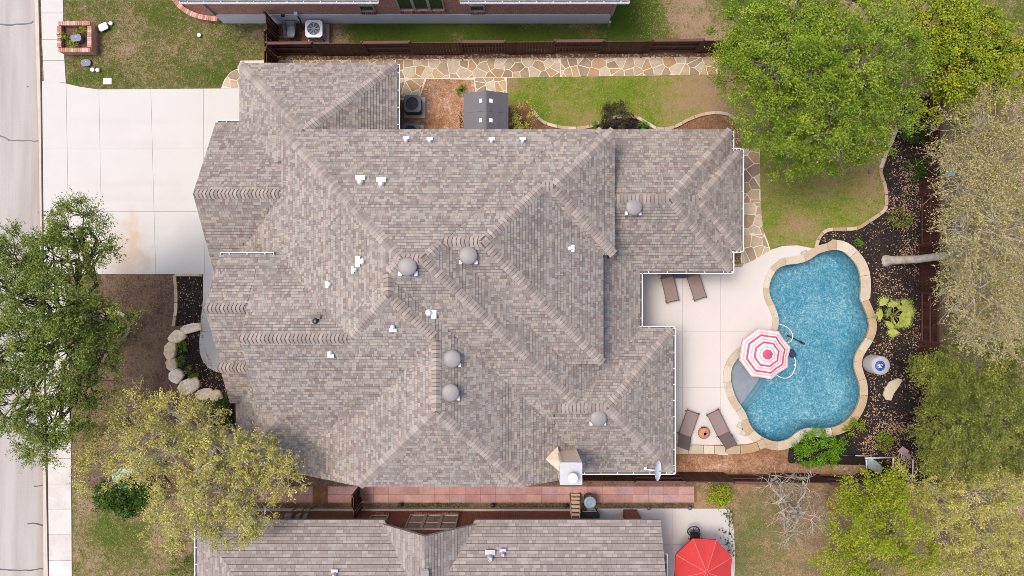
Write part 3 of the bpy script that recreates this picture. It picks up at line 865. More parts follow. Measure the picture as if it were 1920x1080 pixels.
# ------------------------------------------------------------------ roofs as hipped blocks; the highest block shows, so valleys come of themselves
class Roof:
    def __init__(s, prefix):
        s.blocks = []; s.prefix = prefix
    def add(s, foot, planes, wall=True):
        """foot: convex outline in metres; planes: (nx, ny, d, z0, pitch): z = z0 + pitch * (distance inward from the eave line)
        the eave line is nx*x + ny*y = d with (nx, ny) pointing outward"""
        if area(foot) < 0: foot = foot[::-1]
        s.blocks.append((foot, planes, wall))
    def rect(s, x0, x1, y0, y1, N=None, S=None, E=None, W=None, pitch=.65, foot=None, wall=True):
        pl = []
        def z(q, d): return (q[1] if isinstance(q, tuple) else y1) 
        for side, q in (('N', N), ('S', S), ('E', E), ('W', W)):
            if q is None: continue
            at, ze = q[0], q[1]; p = q[2] if len(q) > 2 else pitch
            n = {'N': (0, 1), 'S': (0, -1), 'E': (1, 0), 'W': (-1, 0)}[side]
            pl.append((n[0], n[1], at * (n[0] + n[1]), ze, p))
        s.add(foot or [(x0, y0), (x1, y0), (x1, y1), (x0, y1)], pl, wall)
    @staticmethod
    def pz(p, x, y): return p[3] + p[4] * (p[2] - p[0] * x - p[1] * y)
    def bz(s, i, x, y):
        foot, planes, _ = s.blocks[i]
        if not inside(foot, x, y): return -1e9
        return min(s.pz(p, x, y) for p in planes)
    def shown(s, i, x, y, z, tol=.06):
        """0 hidden under another block, 1 in view, 2 in one plane with an earlier block (laid a little lower)"""
        r = 1
        for k in range(len(s.blocks)):
            if k == i: continue
            q = s.bz(k, x, y)
            if q > z + tol: return 0
            if k < i and abs(q - z) < .02: r = 2
        return r
    def faces(s, i):
        foot, planes, _ = s.blocks[i]; out = []
        for a, p in enumerate(planes):
            poly = list(foot)
            for b_, q in enumerate(planes):
                if a == b_ or len(poly) < 3: continue
                # keep where p <= q
                A = p[4] * p[0] - q[4] * q[0]; B_ = p[4] * p[1] - q[4] * q[1]
                Cc = q[3] + q[4] * q[2] - p[3] - p[4] * p[2]
                poly = clip_half(poly, A, B_, Cc)
            if len(poly) >= 3 and abs(area(poly)) > .01: out.append((p, poly))
        return out

def build_roof(R, house, mats, expo=.145, wmin=.06, wmax=.21, caps=True, wall_mat=None, thick=.013, fascia_mat=None, cap_mats=None, max_caps=300, wall_inset=.46):
    base = MB(); shV = []; shF = []
    wal = MB()
    capl = []
    for i, (foot, planes, wall) in enumerate(R.blocks):
        drop = .012 + .003 * (i + 1)
        fc = R.faces(i)
        top_z = lambda x, y: min(R.pz(p, x, y) for p in planes)
        for p, poly in fc:
            base.add([(x, y, R.pz(p, x, y) - drop) for x, y in poly], [range(len(poly))])
        # fascia and soffit follow the outline (eaves level, rakes sloping)
        n = len(foot); edge = []
        for k in range(n):
            a, b_ = foot[k], foot[(k + 1) % n]
            ts = {0.0, 1.0}
            for u in range(len(planes)):
                for w in range(u):
                    za = R.pz(planes[u], *a) - R.pz(planes[w], *a); zb = R.pz(planes[u], *b_) - R.pz(planes[w], *b_)
                    if za * zb < 0: ts.add(za / (za - zb))
            ts = sorted(ts)
            for t0, t1 in zip(ts, ts[1:]):
                q0 = (a[0] + (b_[0] - a[0]) * t0, a[1] + (b_[1] - a[1]) * t0); q1 = (a[0] + (b_[0] - a[0]) * t1, a[1] + (b_[1] - a[1]) * t1)
                z0, z1 = top_z(*q0) - drop, top_z(*q1) - drop
                base.add([(q0[0], q0[1], z0), (q1[0], q1[1], z1), (q1[0], q1[1], z1 - .17), (q0[0], q0[1], z0 - .17)], [(0, 3, 2, 1)], 1)
                edge.append((q0[0], q0[1], z0 - .17))
        cxx = sum(q[0] for q in foot) / n; cyy = sum(q[1] for q in foot) / n
        zc = min(e[2] for e in edge)
        ins = wall_inset + .004 * i
        sh = [(x - math.copysign(min(abs(x - cxx) * .9, ins), x - cxx), y - math.copysign(min(abs(y - cyy) * .9, ins), y - cyy)) for x, y, z in edge]
        m_ = len(edge)
        base.add([e for e in edge] + [(a[0], a[1], min(e[2], top_z(*a) - .18)) for a, e in zip(sh, edge)], [(k, m_ + k, m_ + (k + 1) % m_, (k + 1) % m_) for k in range(m_)], 1)
        if wall:
            wal.add([(a[0], a[1], 0.0) for a in sh] + [(a[0], a[1], e[2] + .02) for a, e in zip(sh, edge)], [(k, (k + 1) % m_, m_ + (k + 1) % m_, m_ + k) for k in range(m_)])
        # shingles, each a slab of its own with a butt edge
        for p, poly in fc:
            U = Vector((-p[1], p[0], 0)); V = Vector((-p[0], -p[1], p[4])); L = V.length; V = V / L
            nrm = U.cross(V); 
            if nrm.z < 0: nrm = -nrm
            d0 = p[2]
            uv = [(q[0] * U.x + q[1] * U.y, (d0 - p[0] * q[0] - p[1] * q[1]) * L) for q in poly]
            if area(uv) < 0: uv = uv[::-1]
            v0 = min(q[1] for q in uv); v1 = max(q[1] for q in uv); umin = min(q[0] for q in uv); umax = max(q[0] for q in uv)
            c0 = math.floor(v0 / expo)
            org = Vector((p[0] * d0, p[1] * d0, p[3]))
            for ci in range(c0, int(v1 / expo) + 1):
                ya = ci * expo; yb = ya + expo * .885
                row = clip_half(clip_half(uv, 0, 1, -ya), 0, -1, yb)
                if len(row) < 3: continue
                ua = min(q[0] for q in row); ub = max(q[0] for q in row)
                u = ua - random.uniform(0, wmax)
                while u < ub:
                    w = random.uniform(wmin, wmax)
                    if random.random() < .14: w *= 1.8
                    ux = u + w - .006
                    if ux > ua:
                        cl = clip_half(clip_half(row, 1, 0, -max(u, ua - 1)), -1, 0, ux)
                        if len(cl) >= 3:
                            mu = sum(q[0] for q in cl) / len(cl); mv = sum(q[1] for q in cl) / len(cl)
                            mp_ = org + U * mu + V * mv
                            vis = R.shown(i, mp_.x, mp_.y, mp_.z, .13)
                            if vis:
                                low = .017 if vis == 2 else 0.0
                                t = thick * random.choice((.55, .6, 1.0, 1.05))
                                n0 = len(shV)
                                lo = []
                                for q in cl:
                                    h = .002 - low + t * max(0, 1 - (q[1] - ya) / expo)
                                    w3 = org + U * q[0] + V * q[1] + nrm * h
                                    shV.append(w3)
                                shF.append(tuple(range(n0, n0 + len(cl))))
                                for k in range(len(cl)):
                                    k2 = (k + 1) % len(cl)
                                    if cl[k][1] - ya < 1e-4 and cl[k2][1] - ya < 1e-4:
                                        a3 = shV[n0 + k]; b3 = shV[n0 + k2]
                                        shV.append(a3 - nrm * (t + .004)); shV.append(b3 - nrm * (t + .004))
                                        e = len(shV)
                                        shF.append((n0 + k, e - 2, e - 1, n0 + k2))
                    u += w
        # ridge and hip lines
        for a in range(len(planes)):
            for b_ in range(a):
                pa = [q for p, q in fc if p is planes[a]]; pb = [q for p, q in fc if p is planes[b_]]
                if not pa or not pb: continue
                com = [q for q in pa[0] if any((q[0] - w[0]) ** 2 + (q[1] - w[1]) ** 2 < 1e-6 for w in pb[0])]
                if len(com) < 2: continue
                q0, q1 = max(((u, w) for u in com for w in com), key=lambda t: (t[0][0] - t[1][0]) ** 2 + (t[0][1] - t[1][1]) ** 2)
                A3 = Vector((q0[0], q0[1], R.pz(planes[a], *q0))); B3 = Vector((q1[0], q1[1], R.pz(planes[a], *q1)))
                if A3.z > B3.z: A3, B3 = B3, A3
                capl.append((i, A3, B3, planes[a], planes[b_]))
    fm = fascia_mat or M['soffit']
    roof = base.build('roof', [M['underlay'], fm], house)
    off = BASE[house.name]
    me = bpy.data.meshes.new('shingles')
    me.from_pydata([(q.x - off.x, q.y - off.y, q.z - off.z) for q in shV], [], shF)
    me.materials.append(mats); me.update()
    so = link_mesh('shingles', me, roof); so['kind'] = 'stuff'
    if wal.v: wal.build('wall', wall_mat or M['wall'], house)
    if caps:
        pos = []
        for i, A3, B3, pa, pb in capl:
            d = B3 - A3; L = d.length; d.normalize()
            fl = Vector((d.x, d.y, 0)).normalized(); side = Vector((-fl.y, fl.x, 0))
            # how fast each face falls away across the line
            sl = max(pa[4] * abs(pa[0] * side.x + pa[1] * side.y), .2)
            n = int(L / .165)
            for k in range(n + 1):
                q = A3 + d * (k * .165 + .06)
                ok = R.shown(i, q.x, q.y, q.z, .03) == 1 and k * .165 < L - .12
                for sg in (-1, 1):
                    w2 = q + side * (.32 * sg)
                    if ok and inside(R.blocks[i][0], w2.x, w2.y):
                        own = R.bz(i, w2.x, w2.y)
                        if any(R.bz(k2, w2.x, w2.y) > own + .03 for k2 in range(len(R.blocks)) if k2 != i) and any(R.bz(k2, q.x, q.y) > q.z - .06 for k2 in range(len(R.blocks)) if k2 != i): ok = False
                if ok: pos.append((q, d, side, sl))
        pos.sort(key=lambda t: -t[0].z)
        mesh_of = {}
        def cap_geo(sl):
            """an arched shingle over the line, high at its lower edge: local x up the line, y across"""
            hw = .21; vs = []; fs = []; ms = []; prof = (-1, -.66, -.3, 0, .3, .66, 1); m_ = len(prof)
            for x, t in ((-.0, .040), (.134, .022), (.135, .010), (.20, .006)):
                for u in prof:
                    y = u * hw; z = -sl * abs(y) + .03 * (1 - u * u) * sl + t
                    vs.append((x - .045 * u * u, y, z))
            for r in (0, 2):
                for k in range(m_ - 1): fs.append((r * m_ + k, r * m_ + k + 1, (r + 1) * m_ + k + 1, (r + 1) * m_ + k)[::-1]); ms.append(r // 2)
            n0 = len(vs)
            for k in range(m_): vs.append((vs[k][0] + .004, vs[k][1], vs[k][2] - .045))
            for k in range(m_ - 1): fs.append((k, k + 1, n0 + k + 1, n0 + k)[::-1]); ms.append(0)
            return vs, fs, ms
        rest = MB()
        for idx, (q, d, side, sl) in enumerate(pos):
            zax = d.cross(side); 
            if zax.z < 0: zax = -zax
            Mx = Matrix((d, side, zax)).transposed()
            if idx < max_caps:
                key = round(sl, 1)
                if key not in mesh_of:
                    vs, fs, ms = cap_geo(key); mb = MB(); mb.add(vs, fs); mb.m = ms; mesh_of[key] = mb.mesh('ridge_cap', [cap_mats[0], M['caplap']])
                o = bpy.data.objects.new('ridge_cap', mesh_of[key]); COL.objects.link(o); o.parent = roof
                o.matrix_local = Matrix.Translation(q - off) @ Mx.to_4x4()
            else:
                vs, fs, ms = cap_geo(sl); rest.add([Mx @ Vector(v) + q for v in vs], fs); rest.m[-len(ms):] = ms
        if rest.v:
            ro = rest.build('ridge_cap', [cap_mats[1], M['caplap']], roof); ro['kind'] = 'stuff'
    return roof

def gutter(house, pts, out, step=.75, w=.13):
    """a white open trough with hangers across it; pts at the roof edge, trough on the side that faces out"""
    o2 = {'N': (0, 1), 'S': (0, -1), 'E': (1, 0), 'W': (-1, 0)}[out]
    for (a, b_) in zip(pts, pts[1:]):
        A = Vector(a); B_ = Vector(b_)
        if (B_ - A).y * o2[0] - (B_ - A).x * o2[1] < 0: A, B_ = B_, A
        d = (B_ - A); L = d.length; d.normalize(); s_ = Vector((d.y, -d.x, 0))
        ang = math.atan2(d.y, d.x); mid = (A + B_) / 2
        g_ = MB()
        g_.box(mid + s_ * (w - .016) - Vector((0, 0, .05)), (L, .034, .11), ang)
        g_.box(mid + s_ * .006 - Vector((0, 0, .055)), (L, .010, .10), ang)
        g_.box(mid + s_ * (w / 2) - Vector((0, 0, .10)), (L - .01, w - .03, .012), ang, 1)
        for e in (A + d * .008, B_ - d * .008): g_.box(e + s_ * (w / 2) - Vector((0, 0, .05)), (.016, w, .10), ang)
        o = g_.build('gutter', [M['white'], M['gutter_in']], house)
        n = max(1, int(L / step))
        for k in range(n):
            MB().box(A + d * (L * (k + .5) / n) + s_ * (w / 2) - Vector((0, 0, .004)), (.03, w - .036, .008), ang).build('gutter_hanger', M['white'], o)

# ------------------------------------------------------------------ the main house
house = thing('main_house', 'large house with a sprawling brown grey shingle roof of many hips, in the middle', 'house', (-2.5, -1.0, 0))
R = Roof('main')
R.rect(0, 0, 0, 0, N=(6.85, 5.3), W=(-9.96, 5.3), E=(5.95, 3.0), S=(-8.6, 2.75), foot=[(-9.96, 6.85), (-9.96, .5), (-3.5, -8.6), (5.95, -8.6), (5.95, .79), (4.0, 6.85)], wall=False)
R.rect(-5.0, 3.94, -3.27, 6.85, N=(6.85, 5.3), S=(-3.27, 5.3), E=(3.94, 5.3))
R.rect(0, 4.43, 1.43, 6.85, N=(6.85, 5.3), S=(1.43, 5.3), E=(4.43, 5.3))
R.rect(-10.9, -3.1, -5.46, 1.43, N=(1.43, 5.3), S=(-5.46, 5.33))
R.rect(-12.65, -10.0, -3.11, 1.43, N=(1.43, 5.3), S=(-3.11, 5.3))
R.rect(0, 0, 0, 0, W=(-10.05, 3.0), E=(3.97, 3.0), S=(-8.6, 5.2), foot=[(-10.05, -8.6), (3.0, -8.6), (3.97, -7.6), (3.97, -1.0), (-10.05, -1.0)])
R.rect(-7.1, -.5, -2.5, 1.6, W=(-9.96, 5.3), S=(-5.46, 5.33), E=(3.97, 3.0), wall=False)
R.rect(-12.6, -9.962, 1.0, 4.0, W=(-9.96, 5.3), wall=False)
R.rect(-13.77, -9.2, .46, 7.68, N=(7.68, 3.0), S=(.46, 3.0))
R.rect(-12.66, -5.35, 5.6, 10.45, N=(10.45, 3.0), W=(-12.66, 3.0), E=(-5.35, 3.0))
R.rect(3.4, 10.2, .79, 7.36, N=(7.36, 3.0, .62), S=(.79, 3.0, .70), E=(10.2, 3.0))
R.rect(7.0, 10.65, 1.78, 6.37, N=(6.37, 3.0, .62), S=(1.78, 3.0, .70), E=(10.65, 3.0))
R.rect(1.9, 7.48, -8.55, -1.9, N=(-1.9, 3.0), S=(-8.55, 3.0), E=(7.48, 3.0))
R.rect(-13.06, -8.8, -5.33, -1.83, N=(-1.83, 3.1), S=(-5.33, 3.1))
R.rect(-12.8, -6.0, -8.25, -2.0, W=(-12.8, 3.0), S=(-8.25, 3.0), N=(-2.0, 3.0))
roof = build_roof(R, house, M['shingle'], cap_mats=(M['cap'], M['cap2']))
E3 = 3.0 - .02
gutter(house, [(-13.70, 7.68, E3), (-11.20, 7.68, E3)], 'N')
gutter(house, [(-12.62, 1.43, 5.28), (-10.30, 1.43, 5.28)], 'N')
gutter(house, [(-5.35, 10.40, E3), (-5.35, 7.2, E3)], 'E')
gutter(house, [(10.2, 7.30, E3), (10.2, 6.37, E3)], 'E')
gutter(house, [(10.2, 6.37, E3), (10.65, 6.37, E3)], 'N')
gutter(house, [(10.65, 6.45, E3), (10.65, 1.70, E3)], 'E')
gutter(house, [(10.65, 1.78, E3), (10.2, 1.78, E3)], 'S')
gutter(house, [(10.2, 1.70, E3), (10.2, .72, E3)], 'E')
gutter(house, [(10.28, .79, E3), (5.90, .79, E3)], 'S')
gutter(house, [(5.95, .70, E3), (5.95, -1.82, E3)], 'E')
gutter(house, [(5.98, -1.9, E3), (7.55, -1.9, E3)], 'N')
gutter(house, [(7.48, -1.85, E3), (7.48, -8.62, E3)], 'E')
gutter(house, [(7.55, -8.55, E3), (3.0, -8.55, E3)], 'S')

def roof_at(px, py, RR=None):
    """the point of the roof that the photograph shows at px, py"""
    RR = RR or R; z = 9.5
    while z > 2.0:
        p = P(px, py, z); q = max(RR.bz(i, p.x, p.y) for i in range(len(RR.blocks)))
        if q >= z: return Vector((p.x, p.y, q))
        z -= .02
    return P(px, py, 3.0)

# round attic vents: a flat flashing and a low dome
for px, py in ((765, 499), (878, 478), (848, 671), (845, 734), (1187, 388), (1121, 782)):
    p = roof_at(px, py + 1)
    mb = MB(); mb.lathe([(.20, -.12), (.20, .16), (.355, .15), (.37, .18), (.36, .21), (.30, .245), (.18, .27), (.08, .278), (.004, .28)], (p.x, p.y, p.z), 24)
    v_ = mb.build('roof_vent', M['vent'], house)
    fl = MB()
    for dx, dy in ((-.30, -.26), (.30, -.26)): fl.box((p.x + dx, p.y + dy, roof_at(px, py).z - .05), (.12, .16, .08))
    fl.build('flashing', M['pvc'], v_)
# plumbing vents: a lead flashing lying on the slope and a short pipe
def pipe_vent(par, px, py, big=1.0, mat='pvc', RR=None, dirn=(1, 0), h=.3):
    p = roof_at(px, py, RR)
    mb = MB(); r = .06 * big
    mb.lathe([(r * 1.5, -.06), (r * 1.3, .08), (r, .1), (r, h), (r * .7, h), (r * .7, h - .05)], (p.x, p.y, p.z), 12)
    v_ = mb.build('vent_pipe', M[mat], par)
    f_ = MB(); f_.box((p.x + dirn[0] * .12 * big, p.y + dirn[1] * .12 * big, p.z + .03 + 0.0), (.12 * big + .14 * big * abs(dirn[1]), .12 * big + .16 * big * abs(dirn[0]), .02), 0, 0, ry=0)
    f_.build('flashing', M[mat], v_)
for px, py, bg_, dn in ((762, 264, 1.0, (0, 1)), (806, 265, 1.0, (0, 1)), (922, 265, 1.0, (0, 1)), (980, 265, 1.0, (0, 1)), (676, 341, 1.5, (0, 1)), (715, 345, 1.5, (0, 1)), (680, 490, 1.5, (-1, 0)),
                         (667, 506, 1.0, (-1, 0)), (619, 533, 1.0, (-1, 0)), (620, 661, 1.1, (0, -1)), (737, 613, 1.1, (0, -1)), (804, 586, 1.7, (1, 0)), (1068, 466, 1.1, (1, 0))):
    pipe_vent(house, px, py, bg_, 'pvc', None, dn)
pipe_vent(house, 592, 602, 1.5, 'black', None, (0, 1), .22)

# chimney: sided chase, sheet metal cap, round flue, and the tan cricket beside it
ch = MB()
ch.prism([(2.05, -8.12), (2.86, -8.12), (2.86, -7.30), (2.05, -7.30)], 2.6, 6.40)
cho = ch.build('chimney', M['tan_siding'], house)
for x_ in (2.05, 2.86):
    for y_ in (-8.12, -7.30): MB().box((x_, y_, 4.4), (.10, .10, 3.9)).build('corner_board', M['tan_siding'], cho)
cp = MB(); cp.prism([(1.99, -8.19), (2.92, -8.19), (2.92, -7.25), (1.99, -7.25)], 6.40, 6.48)
cp.build('metal_cap', M['metal'], cho)
fl = MB(); fl.lathe([(.15, 6.48), (.15, 6.72), (.20, 6.74), (.21, 6.90), (.19, 6.94), (.004, 6.97)], (2.50, -7.80, 0), 20)
fl.build('flue', M['white'], cho)
ck = MB(); a = (1.62, -7.55); ck.add([(2.05, -7.05, 4.35), (2.05, -8.0, 5.0), (1.45, -7.55, 4.55), (2.05, -7.5, 5.35)], [(0, 3, 2), (2, 3, 1)])
ck.build('cricket', M['tan_siding'], cho)

# wall openings that a step to the side would show
wb = MB()
for x_, y_ in ((-13.32, 4.1),): wb.box((x_, y_, 1.15), (.06, 4.9, 2.3))
wb.build('garage_door', M['white'], house)

# ------------------------------------------------------------------ brick for the two neighbours
def brick_mat(name, cols, mort):
    m, nt, b, _ = new_mat(name)
    g = N(nt, 'ShaderNodeNewGeometry'); s_ = N(nt, 'ShaderNodeSeparateXYZ'); nt.links.new(g.outputs['Position'], s_.inputs[0])
    c_ = N(nt, 'ShaderNodeCombineXYZ')
    nt.links.new(math_n(nt, 'ADD', s_.outputs[0], s_.outputs[1]), c_.inputs[0]); nt.links.new(s_.outputs[2], c_.inputs[1])
    br = N(nt, 'ShaderNodeTexBrick'); nt.links.new(c_.outputs[0], br.inputs['Vector'])
    br.inputs['Scale'].default_value = 1; br.inputs['Brick Width'].default_value = .21; br.inputs['Row Height'].default_value = .075; br.inputs['Mortar Size'].default_value = .007
    br.inputs['Color1'].default_value = cols[0]; br.inputs['Color2'].default_value = cols[1]; br.inputs['Mortar'].default_value = mort; br.inputs['Bias'].default_value = -.1
    c = mul_col(nt, br.outputs[0], noise(nt, 9, 4, .7, c_.outputs[0]), .7, 1.3)
    nt.links.new(c, b.inputs['Base Color']); b.inputs['Roughness'].default_value = .92
    add_bump(nt, b, math_n(nt, 'SUBTRACT', 1.0, br.outputs[1]), .6, .01)
    return m
M['brick'] = brick_mat('neighbour_brick', (C(206, 134, 108, .8), C(170, 104, 82, .8)), C(226, 204, 188, .8))
M['brick2'] = brick_mat('dark_brick', (C(160, 90, 68, .75), C(122, 64, 50, .75)), C(186, 146, 126, .75))
M['found'] = plain('foundation_concrete', C(226, 226, 232, .85), .9, var=.1, scale=1.2, bump=.2)
m, nt, b, _ = new_mat('window_glass')
b.inputs['Base Color'].default_value = (.02, .03, .03, 1); b.inputs['Roughness'].default_value = .06; b.inputs['Specular IOR Level'].default_value = .7
M['glass'] = m
M['frame'] = plain('window_frame_paint', C(205, 192, 178), .6)

def win(par, x0, x1, y, z0, z1, out, panes=1, rail=None):
    """a window in a wall that faces out (+1 north, -1 south) at y"""
    f_ = MB(); t = .06; yy = y + out * .03
    f_.box(((x0 + x1) / 2, yy, z0 + t / 2), (x1 - x0, .09, t)); f_.box(((x0 + x1) / 2, yy, z1 - t / 2), (x1 - x0, .09, t))
    xs = [x0 + (x1 - x0) * k / panes for k in range(panes + 1)]
    for k, x_ in enumerate(xs):
        w = t if k in (0, panes) else t * 2.2
        cx = x_ + (w / 2 if k == 0 else (-w / 2 if k == panes else 0)); f_.box((cx, yy, (z0 + z1) / 2), (w, .086, z1 - z0 - 2 * t))
    if rail:
        for k in range(panes): f_.box(((xs[k] + xs[k + 1]) / 2, yy - out * .004, z0 + (z1 - z0) * rail), (xs[k + 1] - xs[k] - .14, .07, .06))
    wo = f_.build('window', M['frame'], par)
    for k in range(panes):
        p_ = MB(); p_.box(((xs[k] + xs[k + 1]) / 2, y + out * .012, (z0 + z1) / 2), (xs[k + 1] - xs[k] - .12, .02, z1 - z0 - .12)); p_.build('pane', M['glass'], wo)
    s_ = MB()
    n = max(2, int((x1 - x0) / .085))
    for k in range(n): s_.box((x0 + (x1 - x0) * (k + .5) / n, y + out * .05, z0 - .11), (.065, .14, .19), 0, 0, rx=.12 * out)
    so_ = s_.build('brick_sill', M['sill'], wo); so_['kind'] = 'stuff'
M['sill'] = pick('sill_brick', [C(186, 118, 92), C(160, 96, 76), C(204, 140, 114)], fine=.15, fscale=30)

# upper neighbour: brick wall on a tall grey foundation
nb = thing('neighbour_house', 'brick house with a tall grey foundation and white gutters along the top edge', 'house', (-4.8, 13.43, 0))
wm = MB()
wm.add([(-14.57, 13.43, 1.12), (4.85, 13.43, 1.12), (4.85, 13.43, 3.5), (-14.57, 13.43, 3.5)], [(0, 1, 2, 3)])
wm.add([(-6.35, 13.43, 3.5), (-2.35, 13.43, 3.5), (-2.35, 13.43, 5.0), (-6.35, 13.43, 5.0)], [(0, 1, 2, 3)])
wm.add([(-14.57, 13.43, 1.12), (-14.57, 30, 1.12), (-14.57, 30, 3.5), (-14.57, 13.43, 3.5)], [(0, 1, 2, 3)])
wm.add([(4.85, 13.43, 1.12), (4.85, 30, 1.12), (4.85, 30, 3.5), (4.85, 13.43, 3.5)], [(3, 2, 1, 0)])
wm.build('wall', M['brick'], nb)
fm_ = MB(); fm_.prism([(-14.60, 13.40), (4.88, 13.40), (4.88, 30), (-14.60, 30)], 0, 1.12); fm_.build('foundation', M['found'], nb)
for bx_ in ((-14.60, 13.40, 2.3, 2.36), (4.88, 13.40, 2.3, 2.36), (4.90, 13.30, .25, .5)): MB().box(bx_[:3], (.12, .12, bx_[3])).build('corner_board', M['frame'], nb)
R2 = Roof('upper')
R2.rect(-15.2, -6.05, 13.12, 30, N=(30, 3.6, .5), S=(13.12, 3.6, .5), W=(-15.2, 3.6, .5), wall=False)
R2.rect(-2.42, 5.32, 13.12, 30, N=(30, 3.6, .5), S=(13.12, 3.6, .5), E=(5.32, 3.6, .5), wall=False)
R2.rect(-6.048, -2.422, 13.9, 30, N=(30, 3.6, .5), S=(13.12, 3.6, .5), wall=False)
build_roof(R2, nb, M['shingle2'], caps=False, expo=.15, wmin=.12, wmax=.36)
gutter(nb, [(-15.2, 13.12, 3.58), (-6.10, 13.12, 3.58)], 'S')
gutter(nb, [(-2.38, 13.12, 3.58), (5.36, 13.12, 3.58)], 'S')
def wx(px, z): return P(px, 0, z).x
win(nb, wx(674, 1.9), wx(703, 1.9), 13.43, 1.62, 2.35, -1)
win(nb, wx(881, 1.9), wx(909, 1.9), 13.43, 1.62, 2.35, -1)
win(nb, wx(748, 2), wx(834, 2), 13.43, 1.75, 4.6, -1, 3)
bx = MB(); bx.box((wx(557, 1.2), 13.36, 1.35), (.16, .14, .24)); bx.build('disconnect_box', M['pvc'], nb)
for q in (507, 531):
    mb = MB(); mb.box((wx(q, 1.1), 13.36, 1.12), (.16, .1, .1)); mb.build('wall_outlet', M['pvc'] if q == 507 else M['black'], nb)

# lower neighbour: shingle roof with a gabled bay toward the side yard
ns = thing('neighbour_house', 'brick house with mauve shingle roof and gabled window bay along the bottom edge', 'house', (-3.8, -11.3, 0))
R3 = Roof('lower')
ED = 2.9; EY = -10.81
R3.rect(0, 0, 0, 0, N=(EY, ED, .5), W=(-14.68, ED, .5), S=(-24, ED, .5), wall=False, foot=[(-14.68, EY), (-5.95, EY), (-5.0, -12.5), (-5.0, -24), (-14.68, -24)])
R3.rect(0, 0, 0, 0, N=(EY, ED, .5), S=(-24, ED, .5), wall=False, foot=[(-1.72, EY), (6.93, EY), (6.93, -24), (-2.68, -24), (-2.68, -12.5)])
R3.rect(-4.998, -2.682, -24, -12.5, N=(EY, ED, .5), S=(-24, ED, .5), wall=False)
R3.rect(-6.02, -1.66, -14.6, -10.97, E=(-1.66, 3.0, .75), W=(-6.02, 3.0, .75), wall=False)
build_roof(R3, ns, M['shingle2'], caps=False, expo=.15, wmin=.12, wmax=.36, fascia_mat=M['frame'])
wm = MB(); wy = -11.24
wm.add([(-14.2, wy, .22), (3.30, wy, .22), (3.30, wy, 2.95), (-14.2, wy, 2.95)], [(0, 3, 2, 1)])
wm.add([(-5.8, wy + .004, 2.9), (-1.88, wy + .004, 2.9), (-3.84, wy + .004, 4.45)], [(0, 2, 1)])
wm.add([(3.30, wy, 0), (3.30, -24, 0), (3.30, -24, 2.95), (3.30, wy, 2.95)], [(0, 3, 2, 1)])
wm.add([(-14.2, wy, .0), (-14.2, -24, 0), (-14.2, -24, 2.95), (-14.2, wy, 2.95)], [(0, 1, 2, 3)])
wm.prism([(5.62, -11.60), (6.30, -11.60), (6.30, -11.20), (5.62, -11.20)], .05, 2.85)
wm.build('wall', M['brick2'], ns)
fm_ = MB(); fm_.prism([(-14.25, wy - .3), (3.34, wy - .3), (3.34, wy + .10), (-14.25, wy + .10)], 0, .22); fm_.build('foundation', M['kerb'], ns)
be = MB(); be.box((4.46, -11.3, 2.6), (2.3, .12, .34)); be.build('porch_beam', M['tan_siding'], ns)
win(ns, wx(693, 1.4), wx(727, 1.4), wy, 1.0, 2.2, 1)
win(ns, wx(763, 2), wx(857, 2), wy, .95, 3.0, 1, 3, .55)
gutter(ns, [(-14.68, -10.9, ED - .02), (-14.68, -22, ED - .02)], 'W')
gutter(ns, [(7.12, -12.4, ED - .02), (7.12, -20, ED - .02)], 'E')
rv = MB(); rv.box((-3.84, -13.4, 4.66), (.30, 2.0, .05)); rv.box((-3.84, -13.4, 4.69), (.34, 1.9, .02)); rv.build('ridge_vent', M['vent'], ns)
for px, py, bg_ in ((919, 1044, 1.8), (943, 1037, 1.2), (628, 1076, 1.2)): pipe_vent(ns, px, py, bg_, 'metal', R3, (0, 1))
# ------------------------------------------------------------------ fences: every picket, rail and post a part
def shared(name, mb, mats): return mb.mesh(name, mats)
PICK = MB().box((0, 0, .90), (.138, .018, 1.80)).mesh('picket', M['fence'])
POST = MB().box((0, 0, .95), (.09, .09, 1.9)).mesh('post', M['rail'])
def put(name, me, par, x, y, z=0.0, rz=0.0):
    o = bpy.data.objects.new(name, me); COL.objects.link(o); o.parent = par
    b_ = BASE[par.name]; o.location = (x - b_.x, y - b_.y, z - b_.z); o.rotation_euler = (0, 0, rz)
    return o
def fence(name, label, ends, stops, first_rail, side, group=None, cap=True, tilt=.01):
    """a run of panels from ends[0] to ends[1]; panels alternate between pickets in front (toward side) and pickets behind"""
    A = Vector((ends[0][0], ends[0][1], 0)); B_ = Vector((ends[1][0], ends[1][1], 0)); d = (B_ - A); L = d.length; d.normalize()
    nrm = Vector((-d.y, d.x, 0)) * side; ang = math.atan2(d.y, d.x)
    root = thing(name, label, 'fence', A, group=group)
    rail_side = first_rail
    for a, b_ in zip(stops, stops[1:]):
        off = nrm * (-.055 if rail_side else .055)
        n = max(1, int((b_ - a) / .146))
        for k in range(n):
            s_ = a + (b_ - a) * (k + .5) / n; q = A + d * s_ + off
            o = put('picket', PICK, root, q.x, q.y, random.uniform(-.012, .012), ang + random.uniform(-tilt, tilt))
        for z in (.25, .95, 1.62):
            q = A + d * (a + b_) / 2 + off * .0
            MB().box((q.x, q.y, z), (b_ - a - .01, .04, .09), ang).build('rail', M['rail'], root)
        if cap and rail_side:
            q = A + d * (a + b_) / 2 + nrm * .02
            MB().box((q.x, q.y, 1.835), (b_ - a - .02, .13, .035), ang).build('cap_rail', M['rail'], root)
        q = A + d * a; put('post', POST, root, q.x, q.y, 0, ang)
        rail_side = not rail_side
    q = A + d * stops[-1]; put('post', POST, root, q.x, q.y, 0, ang)
    return root
def xs_top(pxs, x0, z=1.85): return [P(q, 0, z).x - x0 for q in pxs]
